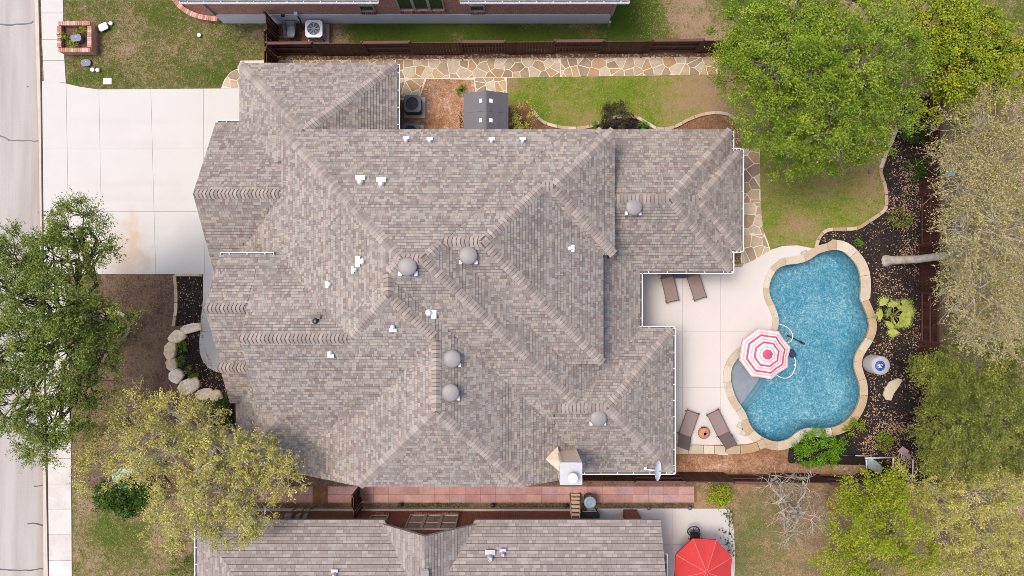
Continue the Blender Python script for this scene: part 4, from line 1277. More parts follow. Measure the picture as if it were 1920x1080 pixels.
a0 = P(499, 80, 1.85); a1 = P(1450, 73, 1.85)
fence('board_fence', 'long brown board fence along the flagstone path, panels facing by turns', ((a0.x, a0.y), (a1.x, a1.y)), xs_top([499, 583, 678, 767, 863, 946, 1041, 1131, 1225, 1320, 1430], a0.x), True, -1)
b0 = P(1096, 904, 1.85); b1 = P(1722, 909, 1.85)
fence('board_fence', 'brown board fence running below the dirt strip beside the neighbour patio', ((b0.x, b0.y), (b1.x, b1.y)), xs_top([1096, 1192, 1287, 1378, 1470, 1560, 1640, 1722], b0.x), False, 1)
r0 = P(1766, 170, 1.85); r1 = P(1764, 900, 1.85)
fence('board_fence', 'dark brown board fence behind the black mulch bed, half hidden by trees', ((r0.x, r0.y), (r1.x, r1.y)), [k * 2.43 for k in range(0, 8)] + [r0.y - r1.y], True, -1)
t0 = P(1880, 72, 1.85)
fence('board_fence', 'dark fence end in the upper corner, beside the clipped green lawn', ((t0.x - .4, t0.y), (t0.x + 3, t0.y)), [0, 1.7, 3.4], False, -1)
s0 = P(497, 90, 1.85); s1 = P(484, 20, 1.85)
fence('side_fence', 'dark wooden side fence joining the brick neighbour to the board fence', ((s0.x, s0.y), (s0.x - .02, s0.y + 1.75)), [0, .85, 1.7], True, -1, cap=False, tilt=.0)
fence('side_fence', 'short dark fence between the garage roof and the long board fence', ((s0.x, s0.y - 1.15), (s0.x, s0.y - .05)), [0, 1.05], True, -1, cap=False, tilt=.0)
g0 = P(676, 912, 0); g1 = P(672, 962, 0)
fence('wooden_gate', 'black weathered wooden gate across the pink paver path', ((g0.x, g0.y + .05), (g0.x, g1.y + .30)), [0, .62, 1.2], True, 1, cap=False, tilt=.0)
for o in [q for q in bpy.data.objects if q.get('label', '').startswith('black weathered wooden gate')]: o['category'] = 'gate'

# ------------------------------------------------------------------ scatters: pebbles, leaf litter, mulch flakes, blades
def pts_in(poly, n):
    xs = [p[0] for p in poly]; ys = [p[1] for p in poly]; out = np.zeros((0, 2))
    while len(out) < n:
        q = np.column_stack([RNG.uniform(min(xs), max(xs), n), RNG.uniform(min(ys), max(ys), n)])
        out = np.vstack([out, q[inside_np(poly, q[:, 0], q[:, 1])]])
    return out[:n]
def flakes(P3, size, aspect=.6, tilt=.5, up=True):
    n = len(P3); az = RNG.uniform(0, 2 * PI, n); sz = size * RNG.uniform(.6, 1.4, n)
    nz = np.column_stack([RNG.normal(0, tilt, n), RNG.normal(0, tilt, n), np.ones(n)]); nz /= np.linalg.norm(nz, axis=1)[:, None]
    u = np.column_stack([np.cos(az), np.sin(az), np.zeros(n)]); u -= nz * (u * nz).sum(1)[:, None]; u /= np.linalg.norm(u, axis=1)[:, None]
    w = np.cross(nz, u)
    a = u * sz[:, None] * .5; b_ = w * sz[:, None] * .5 * aspect
    V = np.stack([P3 - a, P3 + b_ * 1.0 - a * .1, P3 + a, P3 - b_ * 1.0 - a * .1], 1).reshape(-1, 3)
    return V, np.arange(4 * n).reshape(-1, 4)
def scatter(name, label, cat, polys, dens, size, mat, z=.03, aspect=.6, tilt=.35, clump=0):
    VV = []; FF = []; k = 0
    for item in polys:
        poly, dn = (item if isinstance(item, tuple) else (item, 1.0))
        w = px_poly(poly); n = int(abs(area(w)) * dens * dn)
        q = pts_in(w, n)
        if clump:
            keep = RNG.uniform(0, 1, len(q)) < np.clip(.5 + 1.3 * np.sin(q[:, 0] * 1.9 + 1.3 * np.sin(q[:, 1] * 1.3)) * np.sin(q[:, 1] * 1.7 + 2 * np.sin(q[:, 0] * .9)), .12, 1)
            q = q[keep]
        q3 = np.column_stack([q, z + RNG.uniform(0, .02, len(q))])
        V, F = flakes(q3, size, aspect, tilt); VV.append(V); FF.append(F + k); k += len(V)
    o = link_mesh(name, np_mesh(name, np.vstack(VV), np.vstack(FF), mat))
    return tag(o, label, cat, kind='stuff')
M['dryleaf'] = pick('dry_leaves', [C(206, 168, 136), C(190, 150, 118), C(222, 190, 162), C(170, 128, 98), C(202, 174, 144), C(154, 116, 92)], fine=0, large=0)
M['flake'] = pick('mulch_flakes', [C(50, 45, 46), C(68, 60, 60), C(36, 33, 36), C(88, 77, 73), C(112, 94, 84)], fine=0, large=0)
M['chaff'] = pick('brown_chaff', [C(120, 88, 66), C(150, 116, 92), C(92, 66, 50), C(176, 142, 116), C(110, 84, 62)], fine=0, large=0)
bed_px = [(1680, 238), (1664, 300), (1660, 320), (1667, 385), (1645, 416), (1603, 432), (1552, 434), (1534, 452), (1560, 455), (1590, 466), (1618, 490), (1634, 520), (1634, 560), (1648, 600), (1646, 625), (1628, 655), (1620, 690), (1630, 720), (1630, 750), (1618, 785), (1590, 812), (1600, 850), (1640, 870), (1700, 880), (1750, 880), (1750, 180), (1700, 180)]
scatter('mulch', 'black shredded mulch spread in the beds round house and pool', 'mulch', [bed_px, [(332, 519), (381, 519), (381, 602), (330, 612)], [(322, 645), (345, 625), (376, 606), (400, 690), (436, 700), (436, 780), (400, 742), (345, 718), (330, 690)], [(1128, 231), (1160, 223), (1190, 222), (1212, 233), (1220, 246), (1110, 246)]],
        210, .075, M['flake'], .03, .45)
scatter('fallen_leaves', 'tan fallen leaves lying over the black mulch beds', 'leaf litter', [(bed_px, .9), ([(1600, 820), (1640, 790), (1740, 790), (1740, 880), (1640, 866)], 1.3), ([(1690, 300), (1745, 300), (1745, 480), (1690, 480)], .9), ([(332, 519), (381, 519), (381, 602), (330, 612)], .55), ([(345, 625), (376, 606), (400, 690), (436, 700), (436, 780), (400, 742), (350, 705)], .7)],
        150, .078, M['dryleaf'], .055, .6, .3, clump=1)
yard_px = [(140, 520), (328, 516), (330, 560), (326, 600), (318, 640), (314, 700), (340, 780), (420, 830), (430, 960), (140, 960)]
scatter('leaf_litter', 'fine brown leaf litter covering the bare front yard and the strip beside the house', 'leaf litter', [yard_px, ([(500, 905), (675, 912), (675, 960), (500, 960)], 1), ([(690, 943), (1300, 945), (1300, 953), (690, 952)], 1.6), ([(1240, 850), (1620, 872), (1620, 893), (1240, 893)], .8), ([(500, 42), (620, 42), (620, 80), (500, 80)], 2), ([(1310, 912), (1560, 912), (1540, 990), (1480, 1010), (1400, 960)], .7), ([(795, 149), (885, 149), (890, 240), (780, 240)], .5), ([(985, 232), (1110, 240), (1110, 245), (985, 245)], 1), ([(1240, 243), (1290, 229), (1345, 216), (1380, 235), (1384, 250), (1240, 250)], 1.6)],
        150, .045, M['chaff'], .02, .55)
scatter('dead_grass', 'straw coloured dead grass blades lying in the lawns', 'grass', [([(125, 5), (480, 5), (480, 110), (440, 160), (190, 160), (130, 140)], .5), ([(960, 146), (1400, 146), (1400, 230), (1010, 215)], .6), ([(1430, 300), (1650, 300), (1650, 400), (1540, 430), (1440, 450)], .7), ([(140, 930), (370, 930), (366, 1080), (140, 1080)], .9), ([(1380, 960), (1640, 960), (1640, 1080), (1380, 1080)], .9), ([(1180, 0), (1340, 0), (1340, 72), (1180, 72)], .9)],
        120, .075, pick('straw', [C(206, 180, 140), C(188, 160, 118), C(170, 150, 100)], fine=0, large=0), .02, .2)
def blades(name, label, polys, dens, h, mat):
    VV = []; n_ = 0
    for poly, dn in polys:
        w = px_poly(poly); n = int(abs(area(w)) * dens * dn); q = pts_in(w, n)
        az = RNG.uniform(0, 2 * PI, n); hh = h * RNG.uniform(.5, 1.3, n); wd = .012
        b0_ = np.column_stack([q[:, 0] - np.cos(az) * wd, q[:, 1] - np.sin(az) * wd, np.full(n, .005)]); b1_ = np.column_stack([q[:, 0] + np.cos(az) * wd, q[:, 1] + np.sin(az) * wd, np.full(n, .005)])
        le = RNG.normal(0, .55, (n, 2)) * hh[:, None]
        tp = np.column_stack([q + le, hh]); VV.append(np.stack([b0_, b1_, tp], 1).reshape(-1, 3))
    V = np.vstack(VV); o = link_mesh(name, np_mesh(name, V, np.arange(len(V)).reshape(-1, 3), mat))
    return tag(o, label, 'grass', kind='stuff')
M['blade_o'] = pick('olive_blades', [C(120, 120, 62), C(100, 108, 46), C(138, 130, 84), C(92, 104, 40), C(150, 138, 98)], fine=0, large=0)
M['blade_g'] = pick('lush_blades', [C(140, 152, 52), C(122, 142, 40), C(164, 164, 76), C(112, 138, 38), C(176, 164, 100)], fine=0, large=0)
M['blade_d'] = pick('deep_blades', [C(76, 102, 34), C(64, 92, 28), C(92, 112, 46)], fine=0, large=0)
blades('grass', 'short olive green grass of the front lawn beside the driveway', [([(122, 2), (485, 2), (485, 60), (485, 115), (448, 130), (418, 160), (185, 165), (130, 152)], 1)], 420, .05, M['blade_o'])
blades('grass', 'bright green clipped grass of the back lawn beside the flagstone path', [([(950, 150), (1235, 146), (1240, 215), (1190, 216), (1130, 222), (1080, 236), (1030, 228), (1000, 205)], 1), ([(1235, 146), (1330, 146), (1340, 205), (1240, 230)], .15)], 420, .05, M['blade_g'])
blades('grass', 'patchy olive grass of the pool lawn under the bright green tree', [([(1430, 300), (1650, 300), (1656, 385), (1600, 425), (1550, 428), (1525, 455), (1450, 470), (1428, 420)], .7)], 420, .05, M['blade_o'])
blades('grass', 'deep green shaded grass strip below the brick neighbour', [([(640, 45), (1145, 45), (1150, 8), (1235, 8), (1235, 74), (1040, 78), (640, 80)], 1)], 420, .055, M['blade_d'])
blades('grass', 'mixed green and dry grass at the lower roadside corner', [([(200, 940), (330, 950), (340, 1078), (190, 1078)], .8), ([(140, 910), (165, 910), (165, 1078), (140, 1078)], .35)], 420, .05, M['blade_g'])
blades('grass', 'dry olive grass beyond the lower neighbour patio', [([(1382, 980), (1480, 960), (1600, 1000), (1600, 1078), (1382, 1078)], .6)], 420, .05, M['blade_o'])
blades('grass', 'green weeds in the strip between pink pavers and neighbour wall', [([(745, 942), (880, 942), (880, 950), (745, 951)], 2.2), ([(920, 942), (1060, 942), (1060, 951), (920, 951)], 1.6), ([(1130, 944), (1290, 944), (1290, 951), (1130, 951)], 1.1), ([(1066, 923), (1090, 923), (1090, 929), (1066, 929)], 3), ([(1094, 922), (1108, 922), (1106, 928), (1094, 928)], 3), ([(1035, 922), (1046, 922), (1046, 926), (1035, 926)], 2)], 620, .08, M['blade_d'])

def pebbles(name, label, polys, dens, size, mat):
    base = np.array([(1, 0, 0), (-1, 0, 0), (0, 1, 0), (0, -1, 0), (0, 0, .7), (.7, .7, .3), (-.7, .7, .3), (.7, -.7, .3), (-.7, -.7, .3)], float)
    F0 = np.array([(4, 0, 5), (4, 5, 2), (4, 2, 6), (4, 6, 1), (4, 1, 8), (4, 8, 3), (4, 3, 7), (4, 7, 0)])
    VV = []; FF = []; k = 0
    for poly, dn in polys:
        w = px_poly(poly); n = int(abs(area(w)) * dens * dn); q = pts_in(w, n)
        az = RNG.uniform(0, 2 * PI, n); s_ = size * RNG.uniform(.55, 1.35, (n, 1)); el = RNG.uniform(.6, 1, (n, 1))
        for i in range(n):
            R_ = np.array([[math.cos(az[i]), -math.sin(az[i]), 0], [math.sin(az[i]), math.cos(az[i]), 0], [0, 0, 1]])
            v = (base * np.array([1, el[i][0], .7]) * s_[i] * .5) @ R_.T; v[:, :2] += q[i]; v[:, 2] += .02
            VV.append(v); FF.append(F0 + k); k += 9
    o = link_mesh(name, np_mesh(name, np.vstack(VV), np.vstack(FF), mat, smooth=True))
    return tag(o, label, 'gravel', kind='stuff')
M['pebble'] = pick('river_pebbles', [C(186, 146, 112), C(160, 120, 90), C(206, 170, 138), C(140, 100, 76), C(214, 190, 164), C(120, 92, 76)], fine=.1, fscale=30, large=0)
pebbles('river_gravel', 'brown river gravel in the strip at the foot of the long fence', [([(520, 106), (1365, 98), (1365, 109), (520, 115)], 1), ([(745, 104), (745, 112), (520, 116), (505, 106)], .6)], 150, .10, M['pebble'])
pebbles('river_gravel', 'small gravel squares by the corner of the back roof', [([(1372, 468), (1389, 468), (1389, 492), (1372, 492)], 1), ([(1376, 240), (1389, 240), (1389, 282), (1376, 282)], 1)], 220, .07, M['pebble'])

# ------------------------------------------------------------------ brick planter by the sidewalk
pc = P(142, 70, .5)
pl = thing('brick_planter', 'square brick planter by the sidewalk holding small yellow green plants', 'planter', (pc.x, pc.y, 0))
W_, H_ = 1.60, .62
x0, x1, y0, y1 = pc.x - .85, pc.x + .85, pc.y - .76, pc.y + .76
sk = MB()
for (a, b_, c_, d) in ((x0 + .03, x1 - .03, y0 + .03, y0 + .17), (x0 + .03, x1 - .03, y1 - .17, y1 - .03), (x0 + .03, x0 + .17, y0 + .171, y1 - .171), (x1 - .17, x1 - .03, y0 + .171, y1 - .171)):
    sk.prism([(a, c_), (b_, c_), (b_, d), (a, d)], 0, H_ - .07)
sk.build('wall', M['brick'], pl)
bk_long = MB().box((0, 0, 0), (.095, .205, .065)).mesh('brick', M['brickcap'])
n = 15
for k in range(n):
    x_ = x0 + .05 + (x1 - x0 - .10) * (k + .5) / n
    for y_ in (y0 + .10, y1 - .10): put('brick', bk_long, pl, x_, y_, H_ - .035 + random.uniform(-.004, .004), random.uniform(-.03, .03))
n = 10
for k in range(n):
    y_ = y0 + .22 + (y1 - y0 - .44) * (k + .5) / n
    for x_ in (x0 + .10, x1 - .10): put('brick', bk_long, pl, x_, y_, H_ - .035 + random.uniform(-.004, .004), PI / 2 + random.uniform(-.03, .03))
M['redmulch'] = soil('red_brown_mulch', [(0, C(84, 56, 52)), (.5, C(128, 92, 84)), (1, C(170, 134, 120))], base=.45, scales=(2, 18, 60))
sm_ = MB(); sm_.prism([(x0 + .18, y0 + .18), (x1 - .18, y0 + .18), (x1 - .18, y1 - .18), (x0 + .18, y1 - .18)], .02, H_ - .26); sm_.build('planter_soil', M['redmulch'], pl)
M['lid_grey'] = plain('grey_lid_plastic', C(112, 116, 134), .5, var=.06)
M['lid_white'] = plain('white_lid_plastic', C(246, 246, 248, .8), .5, var=.03)
def rbox(mb, c, sx, sy, z0, z1, r, rz=0, mi=0, n=4):
    pts = []
    for qx, qy, a in ((1, 1, 0), (-1, 1, 1), (-1, -1, 2), (1, -1, 3)):
        for k in range(n + 1):
            t = a * PI / 2 + k * PI / 2 / n
            u = qx * (sx / 2 - r) + r * math.cos(t); w = qy * (sy / 2 - r) + r * math.sin(t)
            pts.append((c[0] + u * math.cos(rz) - w * math.sin(rz), c[1] + u * math.sin(rz) + w * math.cos(rz)))
    return mb.prism(pts, z0, z1, mi, bevel=min(.012, (z1 - z0) * .3))
def lidbox(name, label, cat, px, py, sx, sy, h, r, rz, mat, zb=0.0, body='lid_grey', group=None):
    c_ = P(px, py, zb + h); t = thing(name, label, cat, (c_.x, c_.y, zb), group=group)
    rbox(MB(), c_, sx * .92, sy * .92, zb, zb + h - .04, r * .9, rz).build('box_body', M[body], t)
    lid = rbox(MB(), c_, sx, sy, zb + h - .04, zb + h, r, rz).build('lid', M[mat], t)
    MB().box((c_.x + .02, c_.y + .12 * sy, zb + h + .008), (.05, .025, .015), rz).build('lid_bolt', M['pvc'], lid)
    return t
lidbox('valve_box', 'grey oblong valve box standing inside the brick planter', 'valve box', 142, 71, .54, .36, .32, .13, .12, 'lid_grey', .36)
lidbox('valve_box', 'grey oval valve box lid in the lawn below the brick planter', 'valve box', 160.5, 117.5, .52, .36, .14, .17, 0, 'lid_grey')
lidbox('utility_box', 'white utility box tilted beside the brick planter', 'utility box', 193, 50, .46, .36, .22, .07, .45, 'lid_white', 0, 'black')
lidbox('meter_box', 'white square meter box lid in the grass at the driveway edge', 'lid', 201, 152, .43, .32, .06, .03, 0, 'lid_white')
for (px, py), lb in zip(((207, 43.5), (173, 130.5), (182.5, 131), (373, 65.5)), ('small round white cap beside the white utility box', 'left one of two round white caps below the oval valve box', 'right one of two round white caps below the oval valve box', 'lone round white cap in the lawn near the neighbour bed')):
    c_ = P(px, py, .15); t = thing('cleanout_cap', lb, 'cap', (c_.x, c_.y, 0), group='round white caps in the front lawn')
    MB().lathe([(.07, 0), (.07, .10)], (c_.x, c_.y, 0), 14).build('pipe', M['pvc'], t)
    MB().lathe([(.10, .10), (.10, .15), (.06, .165), (.004, .165)], (c_.x, c_.y, 0), 16).build('cap', M['lid_white'], t)
c_ = P(186, 55, .12); MBp = thing('meter_pod', 'small blue grey pod between the planter and the white utility box', 'meter', (c_.x, c_.y, 0))
MB().lathe([(.09, 0), (.09, .08), (.07, .12), (.004, .13)], (c_.x, c_.y, 0), 12).build('dome', plain('bluegrey', C(150, 168, 176), .5), MBp)

# ------------------------------------------------------------------ brick edged bed at the neighbour's corner
q = smooth_loop([P2(*p) for p in ((325, -14), (334, 6), (350, 22), (372, 33), (395, 38), (410, 39))], 8, False); q = resample(q, .11)
bb = thing('brick_bed_edging', 'curved low brick wall round the bed at the neighbour corner', 'bed edging', (q[10][0], q[10][1], 0))
bk2 = MB().box((0, 0, .15), (.098, .24, .30)).mesh('brick', M['brickcap'])
for k in range(len(q)):
    a = Vector(q[max(k - 1, 0)]); b_ = Vector(q[min(k + 1, len(q) - 1)]); d = b_ - a
    put('brick', bk2, bb, q[k][0], q[k][1], random.uniform(-.006, .006), math.atan2(d.y, d.x))
sheet('red_mulch_bed', px_poly([(328, -16), (336, 4), (352, 19), (374, 29), (400, 34), (416, 38), (416, -20)]), .018, M['redmulch'], grid=0)

# ------------------------------------------------------------------ air conditioners
def ac(label, px, py, s, h, body, top, blade, n=5, rz=0.0, z0=.08):
    c_ = P(px, py, h + z0); t = thing('air_conditioner', label, 'air conditioner', (c_.x, c_.y, 0))
    MB().box((c_.x + .03, c_.y - .02, .04), (s + .22, s + .22, .08)).build('concrete_pad', M['kerb'], t)
    rbox(MB(), c_, s * .94, s * .94, z0, z0 + h - .10, .12, rz).build('cabinet', M[body], t)
    gr = MB()
    for k in range(int(s * .9 / .06)):
        for sy in (-1, 1): gr.box((c_.x - s * .42 + k * .06, c_.y + sy * s * .472, z0 + h / 2 - .05), (.02, .012, h * .75))
        for sx in (-1, 1): gr.box((c_.x + sx * s * .472, c_.y - s * .42 + k * .06, z0 + h / 2 - .05), (.012, .02, h * .75))
    go = gr.build('side_grille', M[top], t); go['kind'] = 'stuff'
    # top with a round opening
    pts = []; n_ = 32; r = s * .37; vs = []; fs = []
    for k in range(n_):
        a = 2 * PI * k / n_; ca, sa = math.cos(a), math.sin(a); m_ = max(abs(ca), abs(sa)); rr = s / 2 / m_; rr = min(rr, s * .62)
        vs += [(c_.x + r * ca, c_.y + r * sa, z0 + h), (c_.x + rr * ca, c_.y + rr * sa, z0 + h - .015), (c_.x + rr * ca, c_.y + rr * sa, z0 + h - .12), (c_.x + r * ca, c_.y + r * sa, z0 + h - .14)]
    for k in range(n_):
        a = 4 * k; b_ = 4 * ((k + 1) % n_)
        fs += [(a, a + 1, b_ + 1, b_), (a + 1, a + 2, b_ + 2, b_ + 1), (a + 3, a, b_, b_ + 3)]
    MB().add(vs, fs).build('top_panel', M[top], t)
    MB().lathe([(r * 1.02, z0 + h - .30), (.01, z0 + h - .30)], (c_.x, c_.y, 0), 24).build('fan_well', M['black'], t)
    fan = MB().lathe([(.07, z0 + h - .26), (.07, z0 + h - .16), (.05, z0 + h - .14), (.004, z0 + h - .14)], (c_.x, c_.y, 0), 14).build('fan_motor', M[blade], t)
    for k in range(3):
        a0_ = 2 * PI * k / 3 + .7 + rz; bl = []
        for u in range(6):
            for rr in (.08, r * .92):
                a = a0_ + (u / 5 - .5) * (.95 if rr > .1 else .7); bl.append((c_.x + rr * math.cos(a), c_.y + rr * math.sin(a), z0 + h - .24 + u * .018))
        MB().add(bl, [(2 * u, 2 * u + 1, 2 * u + 3, 2 * u + 2) for u in range(5)]).build('fan_blade', M[blade], fan)
    gd = MB()
    for k in range(5):
        rr = r * (k + 1) / 5; gd.tube([(c_.x + rr * math.cos(2 * PI * j / 28), c_.y + rr * math.sin(2 * PI * j / 28), z0 + h + .006) for j in range(29)], .0045, 4, cap=False)
    for k in range(8): gd.tube([(c_.x, c_.y, z0 + h + .012), (c_.x + r * math.cos(PI * k / 4), c_.y + r * math.sin(PI * k / 4), z0 + h + .006)], .005, 4)
    gg = gd.build('fan_guard', M[top], t); gg['kind'] = 'stuff'
    return t
M['ac_white'] = plain('ac_white', C(226, 226, 232, .8), .45, var=.04)
M['ac_grey'] = plain('ac_grey', C(112, 118, 130), .5, var=.06)
M['ac_body'] = plain('ac_body', C(96, 104, 118), .55, var=.08)
M['ac_dark'] = plain('ac_dark', C(52, 56, 64), .55, var=.08)
M['blade_l'] = plain('fan_blade_light', C(178, 184, 200), .5)
M['blade_k'] = plain('fan_blade_grey', C(120, 124, 130), .5)
ac('white topped air conditioner beside the brick neighbour', 588, 53.5, .86, .80, 'ac_body', 'ac_white', 'blade_l')
ac('grey air conditioner standing clear of the garage roof', 773, 194, .84, .72, 'ac_dark', 'ac_grey', 'blade_k')
ac('grey air conditioner half hidden under the main roof edge', 770, 247, .84, .72, 'ac_dark', 'ac_grey', 'blade_k', rz=.6)
c0 = P(557, 16, 1.3); c1 = P(571, 46, .5)
co = thing('conduit', 'dark cable hose from the brick wall to the white topped air conditioner', 'cable', (c1.x, c1.y, 0))
MB().tube([(c0.x, 13.34, 1.3), (c0.x + .03, 13.25, .9), (c1.x - .1, 12.9, .5), (c1.x + .05, c1.y - .0, .42)], .045, 8).build('hose', M['black'], co)

# wheelbarrow tipped up against the fence
wb_ = P(543, 56, .5)
w = thing('wheelbarrow', 'grey wheelbarrow parked between side fence and white topped air conditioner', 'wheelbarrow', (wb_.x, wb_.y, 0))
tr = MB(); lo = [(-.26, .30, .25), (.26, .30, .25), (.20, -.22, .28), (-.20, -.22, .28)]; hi = [(-.34, .42, .58), (.34, .42, .58), (.26, -.42, .62), (-.26, -.42, .62)]
tr.add([(wb_.x + a, wb_.y + b_, c_) for a, b_, c_ in lo + hi], [(0, 1, 2, 3), (0, 4, 5, 1), (1, 5, 6, 2), (2, 6, 7, 3), (3, 7, 4, 0)])
tr.build('tray', plain('tray_grey', C(172, 178, 190), .5, var=.1), w)
for s_ in (-1, 1):
    MB().tube([(wb_.x + .12 * s_, wb_.y - .75, .25), (wb_.x + .2 * s_, wb_.y, .24), (wb_.x + .26 * s_, wb_.y + .75, .66)], .022, 6).build('handle', M['weathered'], w)
    MB().tube([(wb_.x + .22 * s_, wb_.y + .25, .26), (wb_.x + .24 * s_, wb_.y + .32, .0)], .016, 6).build('leg', M['metal'], w)
wh = MB(); 
for k in range(16):
    a = 2 * PI * k / 16; b_ = 2 * PI * (k + 1) / 16
    wh.tube([(wb_.x, wb_.y - .72 + .14 * math.cos(a), .19 + .14 * math.sin(a)), (wb_.x, wb_.y - .72 + .14 * math.cos(b_), .19 + .14 * math.sin(b_))], .045, 6, cap=False)
wh.build('wheel', M['black'], w)

# ------------------------------------------------------------------ resin shed
sc_ = P(911, 212, 2.2)
sh = thing('garden_shed', 'dark grey plastic shed with four white skylights in its gabled roof', 'shed', (sc_.x, sc_.y, 0))
M['shed'] = plain('shed_roof_plastic', C(98, 95, 102), .55, var=.07, scale=3)
M['shed_wall'] = plain('shed_wall_plastic', C(150, 140, 128), .6)
xw = 1.07; yn = P(0, 174, 2.0).y; ys = yn - 1.95
MB().prism([(sc_.x - .95, ys + .1), (sc_.x + .95, ys + .1), (sc_.x + .95, yn - .1), (sc_.x - .95, yn - .1)], 0, 1.95).build('wall', M['shed_wall'], sh)
for s_ in (-1, 1):
    rp = MB(); nrow = 10
    for k in range(nrow):
        u0 = k / nrow; u1 = (k + 1) / nrow
        z0_, z1_ = 2.42 - .46 * u0, 2.42 - .46 * u1
        for half in range(2):
            ya = ys + (yn - ys) * half / 2 + .004; yb_ = ys + (yn - ys) * (half + 1) / 2 - .004
            rp.add([(sc_.x + s_ * xw * u0, ya, z0_), (sc_.x + s_ * xw * u1, ya, z1_ + .014), (sc_.x + s_ * xw * u1, yb_, z1_ + .014), (sc_.x + s_ * xw * u0, yb_, z0_), (sc_.x + s_ * xw * u1, ya, z1_ - .01), (sc_.x + s_ * xw * u1, yb_, z1_ - .01)],
                   [(0, 1, 2, 3) if s_ > 0 else (3, 2, 1, 0), (1, 4, 5, 2) if s_ > 0 else (2, 5, 4, 1)])
    rpo = rp.build('roof_panel', M['shed'], sh)
    for y_ in (yn - .47, ys + .55):
        MB().box((sc_.x + s_ * .24, y_, 2.42 - .46 * .24 / xw + .025), (.17, .18, .03), 0, 0, ry=s_ * math.atan(.46 / xw)).build('skylight', M['lid_white'], rpo)
MB().box((sc_.x, (yn + ys) / 2, 2.43), (.09, yn - ys, .03)).build('ridge_strip', M['shed'], sh)
bw = P(863, 225, .4); bt = thing('garden_stakes', 'thin dark garden stakes standing against the grey shed wall', 'stakes', (bw.x, bw.y, 0))
for k in range(5): MB().tube([(bw.x + random.uniform(-.1, .1), bw.y - .3 + .15 * k, 0), (bw.x + random.uniform(-.08, .12), bw.y - .25 + .15 * k, random.uniform(.4, .8))], .02, 5).build('stake', M['black'], bt)

# ------------------------------------------------------------------ loungers
M['sling'] = plain('taupe_sling', C(158, 136, 128), .8, var=.06, scale=8, fine=.08)
M['sling_d'] = plain('brown_frame', C(112, 94, 88), .55, var=.06)
def lounger_proto():
    t = thing('sun_lounger', 'x', 'sun lounger', (0, 0, 0), group='taupe sun loungers on the pool deck')
    # local: foot at x=0, head toward +x; seat 1.2 m, then a raised back
    MB().box((.60, 0, .33), (1.22, .58, .018)).local('seat', M['sling'], t)
    a = math.radians(38); L = .78
    MB().box((1.215 + math.cos(a) * L / 2, 0, .34 + math.sin(a) * L / 2), (L, .58, .018), ry=-a).local('backrest', M['sling_d'], t)
    MB().box((1.215, 0, .345), (.03, .57, .02)).local('hinge_bar', M['sling'], t)
    for s_ in (-1, 1):
        MB().box((.62, .31 * s_, .32), (1.36, .035, .05)).local('side_rail', M['sling_d'], t)
        MB().tube([(1.215, .30 * s_, .35), (1.215 + math.cos(a) * L, .30 * s_, .35 + math.sin(a) * L)], .018, 6).local('back_rail', M['sling_d'], t)
        for x_ in (.12, 1.22): MB().tube([(x_, .31 * s_, .31), (x_ + (.05 if x_ > 1 else -.05), .32 * s_, .05)], .02, 6).local('leg', M['sling_d'], t)
    MB().tube([(.01, -.32, .345), (.01, .36, .345)], .018, 6).local('foot_bar', M['sling_d'], t)
    MB().tube([(1.5, .33, .56), (1.44, .37, .30), (1.5, .37, .06)], .012, 5).local('strut', M['sling_d'], t)
    return t
spec = [((1299, 772), (1285, 812), 'lounger on the house side of the clay fire pot'), ((1336, 772), (1356, 813), 'lounger between the clay fire pot and the round skimmer lids'),
        ((1261, 565), (1252, 525), 'lounger under the roof edge, on the wall side of the blue table'), ((1313, 560), (1300, 520), 'lounger under the roof edge, on the pool side of the blue table')]
pr = lounger_proto()
for k, (ft, hd, lb) in enumerate(spec):
    a = P(*ft, .33); b_ = P(*hd, .33); rz = math.atan2(b_.y - a.y, b_.x - a.x)
    lb = 'taupe sling ' + lb
    if k == 0: pr.location = (a.x, a.y, .05); pr.rotation_euler = (0, 0, rz); pr['label'] = lb
    else: dup(pr, (a.x, a.y, .05), rz, lb)
c_ = P(1274, 512, .45); st_ = thing('side_table', 'navy blue side table between the two loungers by the wall', 'side table', (c_.x, c_.y, .05))
rbox(MB(), c_, .62, .52, .44, .48, .06).build('table_top', plain('navy_plastic', C(58, 62, 88), .5), st_)
for sx in (-1, 1):
    for sy in (-1, 1): MB().box((c_.x + sx * .24, c_.y + sy * .19, .245), (.05, .05, .39)).build('leg', M['black'], st_)

# clay fire pot
c_ = P(1320, 812, .35); fp = thing('fire_pot', 'round terracotta fire pot between the two lower loungers', 'fire pot', (c_.x, c_.y, .05))
M['clay'] = plain('terracotta', C(226, 160, 122), .8, var=.08)
MB().lathe([(.16, .05), (.27, .2), (.30, .34), (.26, .46), (.16, .52), (.115, .55), (.115, .62), (.085, .62), (.085, .50)], (c_.x, c_.y, 0), 24).build('pot', M['clay'], fp)
MB().lathe([(.09, .53), (.004, .53)], (c_.x + .0, c_.y, 0), 16).build('mouth', M['black'], fp)
MB().box((c_.x - .02, c_.y + .265, .36), (.22, .08, .16)).build('fire_opening', M['black'], fp)

# skimmer lids let into the deck
M['skim'] = plain('skimmer_lid', C(200, 214, 218), .5, var=.05)
for (px, py), lb in zip(((1388.5, 798), (1395, 811), (1509, 476)), ('round skimmer lid in the deck, the upper of the pair by the loungers', 'round skimmer lid in the deck, the lower of the pair by the loungers', 'round skimmer lid in the white deck at the top of the pool')):
    c_ = P(px, py, .06); t = thing('skimmer_lid', lb, 'skimmer lid', (c_.x, c_.y, .05), group='skimmer lids round the pool')
    MB().box((c_.x, c_.y, .058), (.36, .32, .022), -.45 if py > 500 else .5).build('collar', M['edge'], t)
    MB().lathe([(.12, .066), (.12, .078), (.09, .082), (.06, .076), (.004, .076)], (c_.x, c_.y, 0), 20).build('lid', M['skim'], t)

